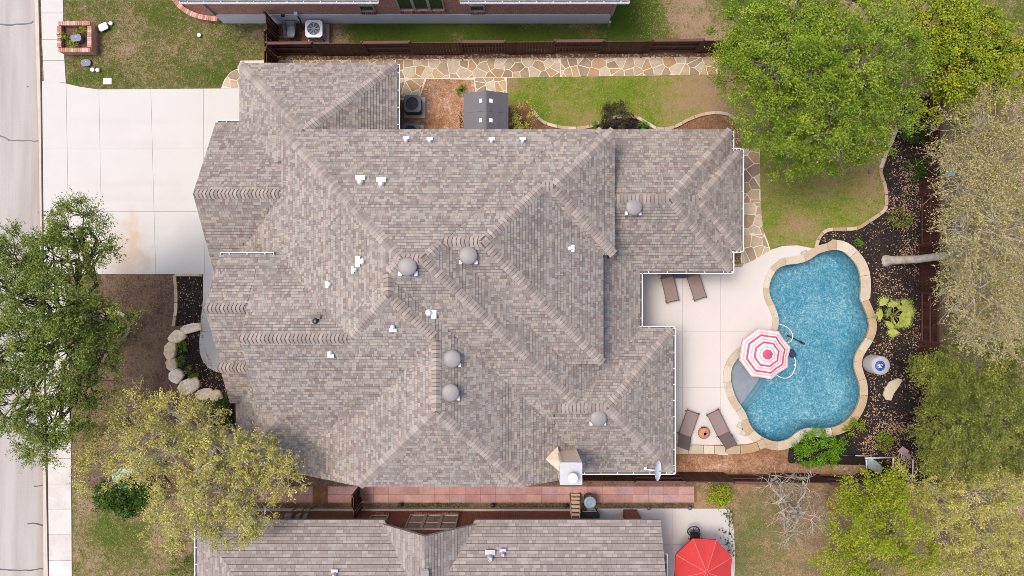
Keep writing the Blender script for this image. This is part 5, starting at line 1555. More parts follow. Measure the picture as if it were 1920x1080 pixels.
# ------------------------------------------------------------------ umbrellas
def umbrella(label, cx, cy, r, zr, zt, n, a0, bands, mats, pole='pvc', zb=0.0, valance=.10, seam=None):
    t = thing('patio_umbrella', label, 'umbrella', (cx, cy, zb))
    cn = MB(); fr = [0.0] + [b_[0] for b_ in bands]
    def pt(f, k):
        a = a0 + 2 * PI * k / n; sag = .05 * math.sin(PI * f)
        return (cx + r * f * math.cos(a), cy + r * f * math.sin(a), zt - (zt - zr) * f ** 1.12 + .0)
    def mid(f, k):
        p, q = pt(f, k), pt(f, k + 1); d = .03 * f
        return ((p[0] + q[0]) / 2 * (1 - d * .5) + cx * d * .5, (p[1] + q[1]) / 2 * (1 - d * .5) + cy * d * .5, (p[2] + q[2]) / 2 - .075 * f)
    for bi, (f1, mi) in enumerate(bands):
        f0 = fr[bi]; f0 = max(f0, .004)
        for k in range(n):
            a, b_, c_ = pt(f0, k), mid(f0, k), pt(f0, k + 1); d, e, g = pt(f1, k), mid(f1, k), pt(f1, k + 1)
            cn.add([a, d, e, b_], [(0, 1, 2, 3)], mi); cn.add([b_, e, g, c_], [(0, 1, 2, 3)], mi)
    lm = bands[-1][1]
    for k in range(n):
        a, b_, c_ = pt(1, k), mid(1, k), pt(1, k + 1)
        for p, q in ((a, b_), (b_, c_)): cn.add([p, q, (q[0], q[1], q[2] - valance), (p[0], p[1], p[2] - valance)], [(0, 3, 2, 1)], lm)
    cno = cn.build('canopy', mats, t)
    if seam:
        for k in range(n):
            sv = []
            for f in np.linspace(.04, 1, 9):
                a = a0 + 2 * PI * k / n; p = pt(f, k); sv += [(p[0] - math.sin(a) * .012, p[1] + math.cos(a) * .012, p[2] + .006), (p[0] + math.sin(a) * .012, p[1] - math.cos(a) * .012, p[2] + .006)]
            MB().add(sv, [(2 * j, 2 * j + 1, 2 * j + 3, 2 * j + 2) for j in range(8)]).build('seam', seam, cno)
    for k in range(n):
        p = pt(.99, k); MB().tube([(cx, cy, zt - .05), (p[0], p[1], p[2] - .03)], .010, 5).build('rib', M[pole], t)
    MB().tube([(cx, cy, zb), (cx, cy, zt)], .024, 10).build('pole', M[pole], t)
    MB().lathe([(.035, zt - .01), (.04, zt + .03), (.02, zt + .08), (.004, zt + .09)], (cx, cy, 0), 12).build('finial', M['vent'], t)
    return t
def cloth(name, col, tr=.25):
    m, nt, b, out = new_mat(name)
    rgb = N(nt, 'ShaderNodeRGB'); rgb.outputs[0].default_value = col
    c = mul_col(nt, rgb.outputs[0], noise(nt, 5, 4), .95, 1.05); nt.links.new(c, b.inputs['Base Color']); b.inputs['Roughness'].default_value = .9
    t = N(nt, 'ShaderNodeBsdfTranslucent'); nt.links.new(c, t.inputs[0]); mx = N(nt, 'ShaderNodeMixShader'); mx.inputs[0].default_value = tr
    nt.links.new(b.outputs[0], mx.inputs[1]); nt.links.new(t.outputs[0], mx.inputs[2]); nt.links.new(mx.outputs[0], out.inputs[0]); return m
pinks = [cloth('white_cloth', C(250, 242, 242, .72)), cloth('light_pink_cloth', C(250, 202, 200, .70)), cloth('deep_pink_cloth', C(222, 96, 130, .72))]
tp = P(1440.5, 665, 2.55)
umbrella('pink and white striped umbrella standing over the pool ledge', tp.x, tp.y, 1.26, 2.12, 2.55, 8, math.radians(14),
         [(.20, 2), (.27, 0), (.32, 1), (.43, 0), (.505, 2), (.56, 0), (.62, 1), (.70, 0), (.775, 2), (.83, 0), (.89, 1), (.955, 0), (1.0, 1)], pinks, 'pvc', -.34)
tp = P(1325, 1073, 2.75)
umbrella('plain red patio umbrella on the neighbour white patio', tp.x, tp.y, 1.46, 2.2, 2.75, 8, math.radians(20), [(.15, 0), (.55, 0), (1.0, 0)], [cloth('red_cloth', C(238, 74, 72, .68), .3)], 'black', .05, seam=cloth('red_seam', C(246, 128, 120, .8), .2))

# black iron chair beside the red umbrella
c_ = P(1301, 1001, .45); chr_ = thing('patio_chair', 'black iron patio chair with a round back, tucked under the red umbrella', 'chair', (c_.x, c_.y, .05))
rbox(MB(), (c_.x + .05, c_.y - .12), .50, .46, .42, .46, .1).build('seat', M['black'], chr_)
bkc = [(c_.x - .06 + .30 * math.cos(t), c_.y + .20 + .27 * math.sin(t), .62 + .14 * math.sin(t)) for t in [2 * PI * k / 18 for k in range(19)]]
br_ = MB().tube(bkc, .028, 6, cap=False).build('back_ring', M['black'], chr_)
for k in range(4):
    a, b_ = bkc[k * 2 + 1], bkc[(k * 2 + 10) % 18]; MB().tube([a, b_], .016, 5).build('back_spoke', M['black'], br_)
for sx in (-1, 1):
    MB().tube([(c_.x + .05 + .25 * sx, c_.y + .10, .62), (c_.x + .05 + .28 * sx, c_.y - .32, .64)], .018, 6).build('arm', M['black'], chr_)
    for sy in (-.32, .08): MB().tube([(c_.x + .05 + .22 * sx, c_.y + sy, .44), (c_.x + .05 + .24 * sx, c_.y + sy * 1.1, .05)], .016, 6).build('leg', M['black'], chr_)
# round dark table under the red umbrella
tt = P(1325, 1073, 0) ; tb = thing('patio_table', 'round black table hidden under the red umbrella', 'table', (tp.x, tp.y, .05))
MB().lathe([(.03, .05), (.03, .70), (.55, .71), (.55, .74), (.03, .74)], (tp.x, tp.y, 0), 24).build('table_top', M['black'], tb)

# ------------------------------------------------------------------ pool things
hs = thing('pool_hose', 'white floating hose curling out from under the striped umbrella', 'hose', P2(1490, 690, 0) + (WATER_Z,))
def arc(pts, z, r, name='hose', mat='lid_white'):
    q = smooth_loop([P2(a, b, z) for a, b in pts], 8, False)
    return MB().tube([(a, b, z) for a, b in q], r, 8).build(name, M[mat], hs)
arc([(1456, 607), (1466, 609), (1479, 616), (1486, 628), (1484, 638), (1476, 643), (1462, 645), (1450, 650)], WATER_Z + .01, .020)
arc([(1488, 668), (1491, 674), (1492, 684), (1488, 697), (1481, 706), (1470, 709), (1459, 705), (1450, 698)], WATER_Z + .01, .020)
c_ = P(1491, 684.5, 0); MB().lathe([(.02, -.05), (.05, -.03), (.05, .03), (.02, .05)], (c_.x, c_.y, WATER_Z + .02), 10).build('float', M['lid_white'], hs)
c_ = P(1486, 663, WATER_Z); cl = thing('pool_cleaner', 'dark blue pool cleaner at the water surface beside the striped umbrella', 'pool cleaner', (c_.x, c_.y, WATER_Z - .1))
rbox(MB(), c_, .30, .40, WATER_Z - .12, WATER_Z + .06, .09, .5).build('cleaner_body', plain('cleaner_navy', (.012, .03, .07, 1), .35), cl)
for s_ in (-1, 1): MB().lathe([(.09, -.03), (.09, .03)], (c_.x + s_ * .13, c_.y - .05 * s_, WATER_Z - .05), 12).build('wheel', M['black'], cl)
a = P(1480, 630, -.9); b_ = P(1506, 643, -1.0); pb = thing('pool_brush', 'dark pole brush lying under the water near the hose', 'pool brush', (a.x, a.y, -1.2))
MB().tube([(a.x, a.y, -1.0), (b_.x, b_.y, -1.12)], .03, 8).build('pole', M['black'], pb)
MB().box((b_.x, b_.y, -1.15), (.28, .10, .10), -.45).build('brush_head', M['black'], pb)
MB().box((a.x - .02, a.y, -1.03), (.12, .10, .07), -.45).build('grip', M['black'], pb)

# pale drum with a blue emblem, stone slab, spotlights
c_ = P(1652, 685.5, .95); dr = thing('concrete_drum', 'pale grey drum with a round blue emblem on its lid, in the mulch bed', 'drum', (c_.x, c_.y, 0))
MB().lathe([(.46, 0), (.47, .05), (.47, .90), (.44, .94), (.42, .95), (.004, .95)], (c_.x, c_.y, 0), 36).build('drum_body', plain('drum_grey', C(196, 190, 194), .8, var=.06, scale=4, bump=.2), dr)
c2 = P(1650.5, 686, .97)
em = MB().lathe([(.25, .955), (.25, .962), (.004, .962)], (c2.x, c2.y, 0), 36).build('emblem', plain('emblem_blue', C(48, 92, 200), .5, var=.12, scale=20), dr)
ring = MB()
for k in range(26):
    a = 2 * PI * k / 26 + random.uniform(-.1, .1); r_ = random.uniform(.185, .225); ring.box((c2.x + r_ * math.cos(a), c2.y + r_ * math.sin(a), .966), (.024, .018, .004), a)
ro_ = ring.build('emblem_dots', plain('emblem_pale', C(150, 180, 236), .5), em); ro_['kind'] = 'stuff'
MB().prism([(c2.x + u, c2.y + w_) for u, w_ in ((-.13, .02), (-.06, .10), (.02, .06), (.10, .10), (.12, .0), (.06, -.02), (.10, -.10), (.0, -.08), (-.10, -.10), (-.07, -.02))], .964, .970).build('emblem_star', plain('emblem_white', C(232, 232, 240), .5), em)
MB().lathe([(.05, .971), (.05, .975), (.004, .975)], (c2.x + .05, c2.y + .01, 0), 12).build('emblem_spot', plain('emblem_red', C(206, 60, 60), .5), em)
pts = [(1656, 741), (1660, 728), (1668, 716), (1684, 709), (1692, 712), (1686, 724), (1676, 738), (1671, 751), (1662, 750)]
tag(MB().prism(px_poly(pts, .1), 0, .13, bevel=.025).build('stone_slab', M['edge']), 'long tan flat rock lying in the mulch below the drum', 'rock')
for (px, py), lb in zip(((1658, 664), (1634, 418), (1651, 791), (1631, 322)), ('small spotlight beside the drum with the blue emblem', 'small spotlight by the lower bend of the winding stone edging', 'small spotlight in the leafy mulch below the tan slab', 'small spotlight near the upper bend of the winding stone edging')):
    c_ = P(px, py, .15); t = thing('garden_spotlight', lb, 'spotlight', (c_.x, c_.y, 0), group='spotlights in the mulch bed')
    MB().lathe([(.05, .04), (.07, .18), (.05, .18)], (c_.x, c_.y, 0), 12).build('lamp_head', M['lid_grey'], t); MB().tube([(c_.x, c_.y, 0), (c_.x, c_.y, .06)], .015, 6).build('stake', M['black'], t)

# satellite dish on the lower roof edge
c_ = P(1230, 882, 3.75); sd = thing('satellite_dish', 'white oval satellite dish on an arm at the lower roof corner', 'satellite dish', (c_.x - .35, c_.y, 3.1))
dv = []; df = []; nr, na = 5, 28
for i in range(nr + 1):
    for k in range(na):
        rr = i / nr; a = 2 * PI * k / na; dv.append((rr * .42 * math.cos(a), rr * .46 * math.sin(a), .10 * rr * rr))
for i in range(nr):
    for k in range(na): df.append((i * na + k, i * na + (k + 1) % na, (i + 1) * na + (k + 1) % na, (i + 1) * na + k))
Rm = Matrix.Rotation(math.radians(58), 4, 'Y')
mb = MB(); mb.add([Rm @ Vector(v) + c_ for v in dv], df, 0, True); mb.build('dish', M['pvc'], sd)
MB().tube([(c_.x - .42, c_.y - .03, 3.15), (c_.x - .36, c_.y - .02, 3.55), (c_.x - .04, c_.y, 3.74)], .03, 8).build('mast', M['pvc'], sd)
MB().tube([(c_.x + .05, c_.y - .1, 3.5), (c_.x + .42, c_.y - .05, 3.75)], .016, 6).build('feed_arm', M['vent'], sd)
MB().box((c_.x - .40, c_.y - .02, 3.30), (.14, .14, .12)).build('mount', M['pvc'], sd)

# step ladder and wheeled bin in the side yard
A = P(1079, 925, .15); B_ = P(1080, 970, 2.0)
ld = thing('step_ladder', 'wooden step ladder with a blue top leaning at the brick wall', 'ladder', (A.x, A.y, 0))
M['ladder'] = plain('ladder_wood', C(206, 176, 146), .7, var=.08)
p0 = Vector((A.x, A.y, .03)); p1 = Vector((P(1079, 968, 2.2).x, -11.05, 2.2))
for s_ in (-1, 1): MB().tube([p0 + Vector((s_ * .26, 0, 0)), p1 + Vector((s_ * .19, 0, 0))], .03, 6).build('side_rail', M['ladder'], ld)
for k in range(6):
    q = p0.lerp(p1, (k + .6) / 6.9); MB().box(q, (.46 - .02 * k, .13, .03)).build('step', M['ladder'], ld)
MB().box(p1 + Vector((0, 0, .02)), (.44, .20, .10)).build('ladder_top', plain('ladder_blue', C(96, 138, 200), .5), ld)
c_ = P(1106.5, 942.5, 1.0); bn = thing('trash_can', 'dark round trash can with a pale grey lid beside the step ladder', 'trash can', (c_.x, c_.y, 0))
MB().lathe([(.22, 0), (.29, .92), (.31, .95), (.29, .96)], (c_.x, c_.y, 0), 24).build('can', M['black'], bn)
MB().lathe([(.305, .955), (.31, .99), (.27, 1.02), (.20, 1.03), (.18, 1.015), (.09, 1.02), (.004, 1.03)], (c_.x, c_.y, 0), 24).build('lid', plain('bin_lid', C(150, 164, 184), .5, var=.05), bn)
MB().box((c_.x - .02, c_.y + .33, .92), (.26, .06, .05)).build('handle', M['black'], bn)
c_ = P(1098, 964, .7); gr = thing('grill', 'black barbecue grill half under the porch eave by the ladder', 'grill', (c_.x, c_.y, 0))
rbox(MB(), (c_.x + .2, c_.y - .05), .95, .36, .62, .92, .08).build('grill_body', M['black'], gr)
MB().tube([(c_.x - .2, c_.y + .17, .85), (c_.x + .55, c_.y + .17, .85)], .018, 6).build('handle', M['metal'], gr)
for sx in (-.18, .58):
    for sy in (-.18, .08): MB().box((c_.x + sx, c_.y + sy, .31), (.05, .05, .62)).build('leg', M['black'], gr)
for (px, py), lb in zip(((750, 946.5), (923, 948), (1061, 949), (1217, 953.5), (1294, 953.5)), ('path light in the weeds just past the wooden gate', 'path light in the weeds below the gabled window bay', 'path light close to the step ladder', 'path light at the patio edge next to the brick column', 'path light at the patio edge near the yellow bush')):
    c_ = P(px, py, .3); t = thing('path_light', lb, 'path light', (c_.x, c_.y, 0), group='path lights in the side yard')
    MB().lathe([(.10, .24), (.09, .30), (.03, .33), (.004, .33)], (c_.x, c_.y, 0), 12).build('lamp_cap', M['lid_grey'] if px > 1200 else M['black'], t); MB().tube([(c_.x, c_.y, 0), (c_.x, c_.y, .26)], .02, 6).build('stake', M['black'], t)
# meter boxes on the lower neighbour's wall
for (px, s_), lb in zip(((541, .34), (560, .2), (573, .2)), ('wide grey meter box on the dark brick wall under the oak', 'small grey box next to the wide meter box', 'pale pipe box on the dark brick wall before the gate')):
    X_ = P(px, 0, 1.3).x; t = thing('meter_box', lb, 'meter box', (X_, -11.16, 1.1), group='boxes on the dark brick wall')
    MB().box((X_, -11.15, 1.3), (s_, .16, .36)).build('box_body', M['metal'], t); MB().tube([(X_ - .05, -11.12, .1), (X_ - .05, -11.12, 1.12)], .025, 6).build('conduit', M['vent'], t)

# utility cabinet and cap under the yellow oak
c_ = P(230, 897, .8); uc = thing('utility_cabinet', 'pale green utility cabinet between the yellow oak and the round dark bush', 'cabinet', (c_.x, c_.y, 0))
M['cabinet'] = plain('cabinet_green', C(172, 206, 182), .5, var=.05)
MB().box((c_.x, c_.y, .04), (1.25, 1.15, .08)).build('concrete_pad', M['kerb'], uc)
rbox(MB(), c_, 1.02, .92, .08, .72, .04).build('cabinet_body', M['cabinet'], uc); rbox(MB(), c_, 1.08, .98, .72, .80, .05).build('lid', M['cabinet'], uc)
c_ = P(289, 913.5, .2); t = thing('cleanout_cap', 'round pale cap beside the round dark bush', 'cap', (c_.x, c_.y, 0))
MB().lathe([(.09, 0), (.09, .14)], (c_.x, c_.y, 0), 12).build('pipe', M['pvc'], t); MB().lathe([(.105, .14), (.105, .19), (.004, .2)], (c_.x, c_.y, 0), 14).build('cap', M['lid_white'], t)
# mulch border posts: white rod with black sleeve, white frame and sheet, folded pink chair by the junipers
a = P(1578, 854, .06); b_ = P(1628, 855, .06)
wr = thing('pool_pole', 'white pole with a black foam sleeve lying at the bed edge', 'pole', (a.x, a.y, 0))
MB().tube([a, b_], .025, 8).build('pole', M['lid_white'], wr); c_ = P(1603, 853.5, .07); MB().tube([a.lerp(b_, .0), a.lerp(b_, .50)], .06, 8).build('foam_sleeve', M['black'], wr)
a = P(1395, 851, .05); wst = MB().box((P(1356, 850.5, .2).x, P(0, 850.5, .2).y, .12), (.52, .12, .06), -.03).build('white_board', M['lid_white']); tag(wst, 'short white board leaning on the low stone wall below the loungers', 'board')
fr_ = thing('pipe_frame', 'white pipe frame holding a crumpled clear sheet beside the junipers', 'frame', P2(1650, 875, 0) + (0,))
for p, q in (((1622, 859), (1676, 858)), ((1675, 858), (1674, 882)), ((1712, 862), (1711, 892)), ((1624, 862), (1626, 890))):
    a = P(*p, .4); b_ = P(*q, .1); MB().tube([a, b_], .035, 8).build('pipe', M['lid_white'], fr_)
cs = [(1624, 862), (1636, 860), (1648, 868), (1655, 878), (1652, 888), (1640, 884), (1628, 878)]
vs = []; nn = 7
cg = MB(); base_v = [P(x_, y_, .15 + random.uniform(0, .25)) for x_, y_ in cs]; cen = P(1640, 874, .5)
cg.add(base_v + [cen], [(k, (k + 1) % nn, nn) for k in range(nn)]); cg.build('clear_sheet', plain('clear_sheet', C(214, 226, 232), .25, var=.2, scale=10), fr_)
c_ = P(1694, 846, .3); pk = thing('folding_chair', 'pink folding chair lying on its side by the juniper', 'chair', (c_.x, c_.y, 0))
M['pinkcloth'] = plain('pink_cloth', C(220, 180, 184), .85, var=.12)
MB().box((c_.x, c_.y, .30), (.42, .36, .02), -.6, 0, rx=.3).build('seat', M['pinkcloth'], pk); MB().box((c_.x + .18, c_.y - .2, .34), (.40, .22, .02), -.6, 0, rx=-.5).build('backrest', M['pinkcloth'], pk)
for k in range(4):
    a = Vector((c_.x - .2 + .13 * k, c_.y - .1, .28)); MB().tube([a, a + Vector((.06, -.42 + .05 * k, -.2))], .014, 5).build('leg', M['lid_white'], pk)
# teal topped birdhouse post beyond the fence
c_ = P(1782, 326, 1.9); bh = thing('birdhouse', 'teal topped post box beyond the fence under the bare oak', 'birdhouse', (c_.x, c_.y, 0))
MB().box((c_.x, c_.y, .95), (.10, .10, 1.9)).build('post', M['lid_white'], bh); MB().box((c_.x, c_.y, 1.82), (.26, .18, .2)).build('box_body', M['lid_white'], bh); MB().box((c_.x, c_.y, 1.95), (.36, .24, .05)).build('roof', plain('teal_paint', C(150, 222, 212), .5), bh)
# red toy-like heap by the bare tree
c_ = P(1568, 950, .2); rd = thing('red_hose', 'small red coiled hose on the leaves below the bare tree', 'hose', (c_.x, c_.y, 0))
MB().tube([(c_.x + .03 * k * math.cos(k * 1.1) * .3 - .02 * k + .1, c_.y + .2 - .03 * k + .1 * math.sin(k * 1.4), .05 + .012 * (k % 4)) for k in range(16)], .045, 6).build('coil', plain('red_plastic', C(206, 58, 48), .6), rd)
# ------------------------------------------------------------------ trees: tapered trunk, limbs and twigs, leaves set along the twigs
M['lf_elm'] = leafy('elm_leaves', [C(90, 118, 22), C(120, 148, 28), C(148, 170, 38), C(172, 188, 62)], gain=1.6)
M['lf_yel'] = leafy('yellow_green_leaves', [C(104, 134, 24), C(132, 154, 30), C(150, 168, 36), C(172, 178, 42), C(196, 174, 46)], gain=1.65)
M['lf_olive'] = leafy('olive_spring_leaves', [C(134, 134, 58), C(162, 158, 72), C(186, 178, 86), C(208, 198, 104)], gain=1.95)
M['lf_live'] = leafy('live_oak_leaves', [C(78, 96, 36), C(100, 120, 46), C(124, 138, 56), C(150, 160, 76)], gain=1.95)
M['lf_grey'] = leafy('sparse_grey_leaves', [C(138, 136, 74), C(162, 154, 88), C(182, 170, 102), C(190, 166, 80)], gain=1.85)
M['lf_jun'] = leafy('juniper_sprays', [C(76, 88, 26), C(102, 114, 34), C(130, 138, 48), C(158, 160, 72)], gain=2.0)
M['lf_lime'] = leafy('lime_leaves', [C(124, 144, 10), C(146, 164, 14), C(166, 176, 24), C(184, 184, 50)], gain=1.6)
M['lf_dark'] = leafy('dark_shrub_leaves', [C(40, 74, 24), C(58, 94, 30), C(82, 116, 36), C(124, 138, 44)], gain=1.4)
M['lf_bright'] = leafy('bright_shrub_leaves', [C(84, 132, 18), C(104, 156, 22), C(126, 174, 34), C(146, 186, 50)], gain=1.4)
M['lf_purple'] = leafy('purple_shrub_leaves', [C(52, 58, 40), C(74, 76, 50), C(94, 88, 58), C(112, 104, 66)], gain=1.3)
M['lf_palm'] = leafy('palm_leaves', [C(128, 148, 60), C(156, 170, 78), C(180, 188, 96), C(198, 204, 118)], .25, gain=1.5)

def unit(a): return a / np.maximum(np.linalg.norm(a, axis=1)[:, None], 1e-9)

def leaves_on(tips, dirs, ntw, tl, nl, ls, asp, droop, spread, up=.25):
    """twigs burst from each tip and carry leaves; returns leaf V, F, tint and twig segments"""
    n = len(tips)
    T = np.repeat(tips, ntw, 0); D = np.repeat(dirs, ntw, 0)
    D = unit(D * .9 + RNG.normal(0, spread, T.shape) + np.array([0, 0, up]))
    L = tl * RNG.uniform(.45, 1.15, len(T))
    E = T + D * L[:, None]; E[:, 2] -= droop * L
    s_ = np.tile(np.linspace(.18, 1.0, nl), len(T))
    A = np.repeat(T, nl, 0); B_ = np.repeat(E, nl, 0)
    Q = A + (B_ - A) * s_[:, None]
    Q[:, 2] -= 0.0
    Q += RNG.normal(0, ls * .7, Q.shape)
    ct = np.repeat(np.repeat(np.clip(RNG.normal(.5, .26, n), 0, 1), ntw), nl)
    tw = np.repeat(RNG.normal(0, .12, len(T)), nl)
    m_ = len(Q)
    nz = unit(np.column_stack([RNG.normal(0, .75, m_), RNG.normal(0, .75, m_), np.abs(RNG.normal(.8, .4, m_)) + .1]))
    dr = np.repeat(D, nl, 0); u = unit(dr + RNG.normal(0, .8, dr.shape)); u = unit(u - nz * (u * nz).sum(1)[:, None]); w = np.cross(nz, u)
    sz = (ls * RNG.uniform(.6, 1.35, m_))[:, None]
    V = np.stack([Q - u * sz * .5, Q + w * sz * .5 * asp, Q + u * sz * .5, Q - w * sz * .5 * asp], 1).reshape(-1, 3)
    F = np.arange(4 * m_).reshape(-1, 4)
    return V, F, np.repeat(np.clip(ct + tw, 0, 1), 4), T, E

def segs_mesh(A, B_, r0, r1, n=3):
    d = unit(B_ - A); ref = np.where(np.abs(d[:, 2:3]) > .9, np.array([[1., 0, 0]]), np.array([[0, 0, 1.]]))
    a = unit(np.cross(d, ref)); b_ = np.cross(d, a); V = []
    for P_, r in ((A, r0), (B_, r1)):
        for k in range(n):
            t = 2 * PI * k / n; V.append(P_ + (a * math.cos(t) + b_ * math.sin(t)) * np.reshape(r, (-1, 1)))
    m_ = len(A); V = np.stack(V, 1).reshape(-1, 3)
    F = []
    o = np.arange(m_) * 2 * n
    for k in range(n):
        k2 = (k + 1) % n; F.append(np.column_stack([o + k, o + k2, o + n + k2, o + n + k]))
    return V, np.vstack(F)

def grow(fork, lobes, fork_r, sub=7, wander=.07):
    """limbs from the fork to each lobe, branches to each tip; returns branch segments and tips with outward directions"""
    SA, SB, R0, R1 = [], [], [], []; tips = []; dirs = []
    fork = np.array(fork, float)
    for (c_, r3, n) in lobes:
        c_ = np.array(c_, float); r3 = np.array(r3, float)
        # limb: a bent path to just under the middle of the lobe
        goal = c_ - np.array([0, 0, r3[2] * .45]); k = 6; path = [fork]
        side = RNG.normal(0, wander, 3) * np.linalg.norm(goal - fork)
        for i in range(1, k + 1):
            t = i / k; p = fork + (goal - fork) * t + side * math.sin(PI * t) + RNG.normal(0, .05, 3) * np.linalg.norm(goal - fork) * (t < 1)
            p[2] = fork[2] + (goal[2] - fork[2]) * t ** .8; path.append(p)
        rr = [fork_r * (.62 - .40 * i / k) for i in range(k + 1)]
        for i in range(k): SA.append(path[i]); SB.append(path[i + 1]); R0.append(rr[i]); R1.append(rr[i + 1])
        # secondary branches
        ns = max(3, n // sub); S2 = []
        for i in range(ns):
            v = RNG.normal(0, 1, 3); v /= np.linalg.norm(v); v[2] = abs(v[2]) * .7 - .1
            e = c_ + v * r3 * RNG.uniform(.35, .7); st = path[RNG.integers(3, k + 1)]
            mid_ = (st + e) / 2 + RNG.normal(0, .10, 3) * np.linalg.norm(e - st)
            SA += [st, mid_]; SB += [mid_, e]; R0 += [fork_r * .20, fork_r * .14]; R1 += [fork_r * .14, fork_r * .08]; S2 += [mid_, e]
        S2 = np.array(S2)
        for i in range(n):
            v = RNG.normal(0, 1, 3); v /= np.linalg.norm(v)
            if v[2] < -.15: v[2] *= -.6
            rad = RNG.uniform(.55, 1.0) ** .6
            e = c_ + v * r3 * rad * (1 + .14 * math.sin(5 * math.atan2(v[1], v[0]) + n) + RNG.normal(0, .06))
            st = S2[np.argmin(((S2 - e) ** 2).sum(1) + RNG.uniform(0, .4, len(S2)))]
            mid_ = (st + e) / 2 + RNG.normal(0, .09, 3) * np.linalg.norm(e - st)
            SA += [st, mid_]; SB += [mid_, e]; R0 += [fork_r * .085, fork_r * .06]; R1 += [fork_r * .06, fork_r * .03]
            tips.append(e); o = e - c_; o = o / (np.linalg.norm(o) + 1e-6); dirs.append(o)
    return np.array(SA), np.array(SB), np.array(R0), np.array(R1), np.array(tips), np.array(dirs)

def tree(name, label, base, fork_h, fork_r, lobes, leaf, bark='bark', ntw=7, tl=.75, nl=14, ls=.085, asp=.55, droop=.12, spread=.55, up=.25, group=None, lean=(0, 0), twig_r=.008, cat='tree', keep=1.0):
    """lobes: (px, py, z, rx px, ry px, rz m, tips)"""
    b_ = P(*base, 0) if len(base) == 2 else Vector(base)
    t = thing(name, label, cat, b_, group=group)
    L = []
    for (px, py, z, rx, ry, rz, n) in lobes:
        c_ = P(px, py, z); k = (CAM_H - z) / (CAM_H * PPM); L.append(((c_.x, c_.y, c_.z), (rx * k, ry * k, rz), n))
    fork = (b_.x + lean[0], b_.y + lean[1], fork_h)
    SA, SB, R0, R1, tips, dirs = grow(fork, L, fork_r)
    pth = [Vector((b_.x, b_.y, -.05)), Vector((b_.x + lean[0] * .1, b_.y + lean[1] * .1, .25)), Vector((b_.x + lean[0] * .5 + random.uniform(-.08, .08), b_.y + lean[1] * .5 + random.uniform(-.08, .08), fork_h * .55)), Vector(fork)]
    V0, F0 = [], []
    tb_ = MB(); tb_.tube(pth, [fork_r * 1.7, fork_r * 1.15, fork_r, fork_r * .9], 10)
    tv = np.array([tuple(v) for v in tb_.v]); 
    Vb, Fb = segs_mesh(SA, SB, R0, R1, 5)
    Vl, Fl, tint, TA, TE = leaves_on(tips, dirs, ntw, tl, nl, ls, asp, droop, spread, up)
    if keep < 1:
        ok = RNG.uniform(0, 1, len(Fl)) < keep
        Vl = Vl.reshape(-1, 4, 3)[ok].reshape(-1, 3); tint = tint.reshape(-1, 4)[ok].ravel(); Fl = np.arange(len(Vl)).reshape(-1, 4)
    Vt, Ft = segs_mesh(TA, TE, np.full(len(TA), twig_r), np.full(len(TA), twig_r * .4), 3)
    off = np.array(b_)
    # trunk mesh: trunk tube joined with limbs and branches
    quads = np.array([f for f in tb_.f if len(f) == 4])
    Vall = np.vstack([tv, Vb, Vt]) - off
    Fall = np.vstack([quads, Fb + len(tv), Ft + len(tv) + len(Vb)])
    link_mesh('trunk', np_mesh('trunk', Vall, Fall, M[bark], smooth=True), t)
    link_mesh('crown', np_mesh('crown', Vl - off, Fl, M[leaf], tint), t)
    return t

# the bright cedar elm over the back lawn
tree('elm_tree', 'huge bright green elm with a feathery crown above the back lawn', (1500, 195), 2.6, .26,
     [(1400, 60, 5.6, 62, 62, 1.3, 49), (1480, 40, 6.6, 85, 60, 1.5, 67), (1590, 30, 6.4, 90, 60, 1.4, 67), (1385, 140, 5.2, 48, 45, 1.2, 33), (1470, 120, 7.4, 90, 70, 1.4, 80), (1570, 120, 7.4, 90, 75, 1.5, 88), (1655, 130, 6.4, 66, 80, 1.4, 60),
      (1450, 215, 6.4, 70, 58, 1.4, 59), (1540, 225, 6.8, 85, 65, 1.4, 76), (1640, 225, 6.0, 75, 55, 1.3, 62), (1480, 285, 4.8, 62, 42, 1.1, 43), (1560, 290, 4.8, 62, 30, 1.0, 32)],
     'lf_elm', 'bark', ntw=9, tl=.74, nl=17, ls=.09, asp=.5, spread=.55)
tree('elm_tree', 'yellowing elm behind the fence, beside the huge bright green elm', (1740, 150), 2.4, .18,
     [(1735, 30, 5.6, 66, 50, 1.2, 66), (1750, 95, 5.4, 50, 40, 1.1, 40), (1810, 60, 5.6, 62, 50, 1.2, 58), (1850, 100, 5.2, 42, 45, 1.0, 38), (1780, 130, 5.6, 62, 50, 1.2, 60), (1840, 150, 4.6, 48, 40, 1.0, 40), (1775, 195, 4.6, 40, 34, .9, 30)],
     'lf_yel', 'bark_dark', ntw=7, tl=.65, nl=13, ls=.095, asp=.6, spread=.6)
tree('elm_tree', 'yellow green sapling at the right margin above the bare oak', (1890, 160), 1.6, .08, [(1905, 150, 3.4, 26, 30, .8, 24)], 'lf_yel', 'bark_dark', ntw=6, tl=.5, nl=12, ls=.085)
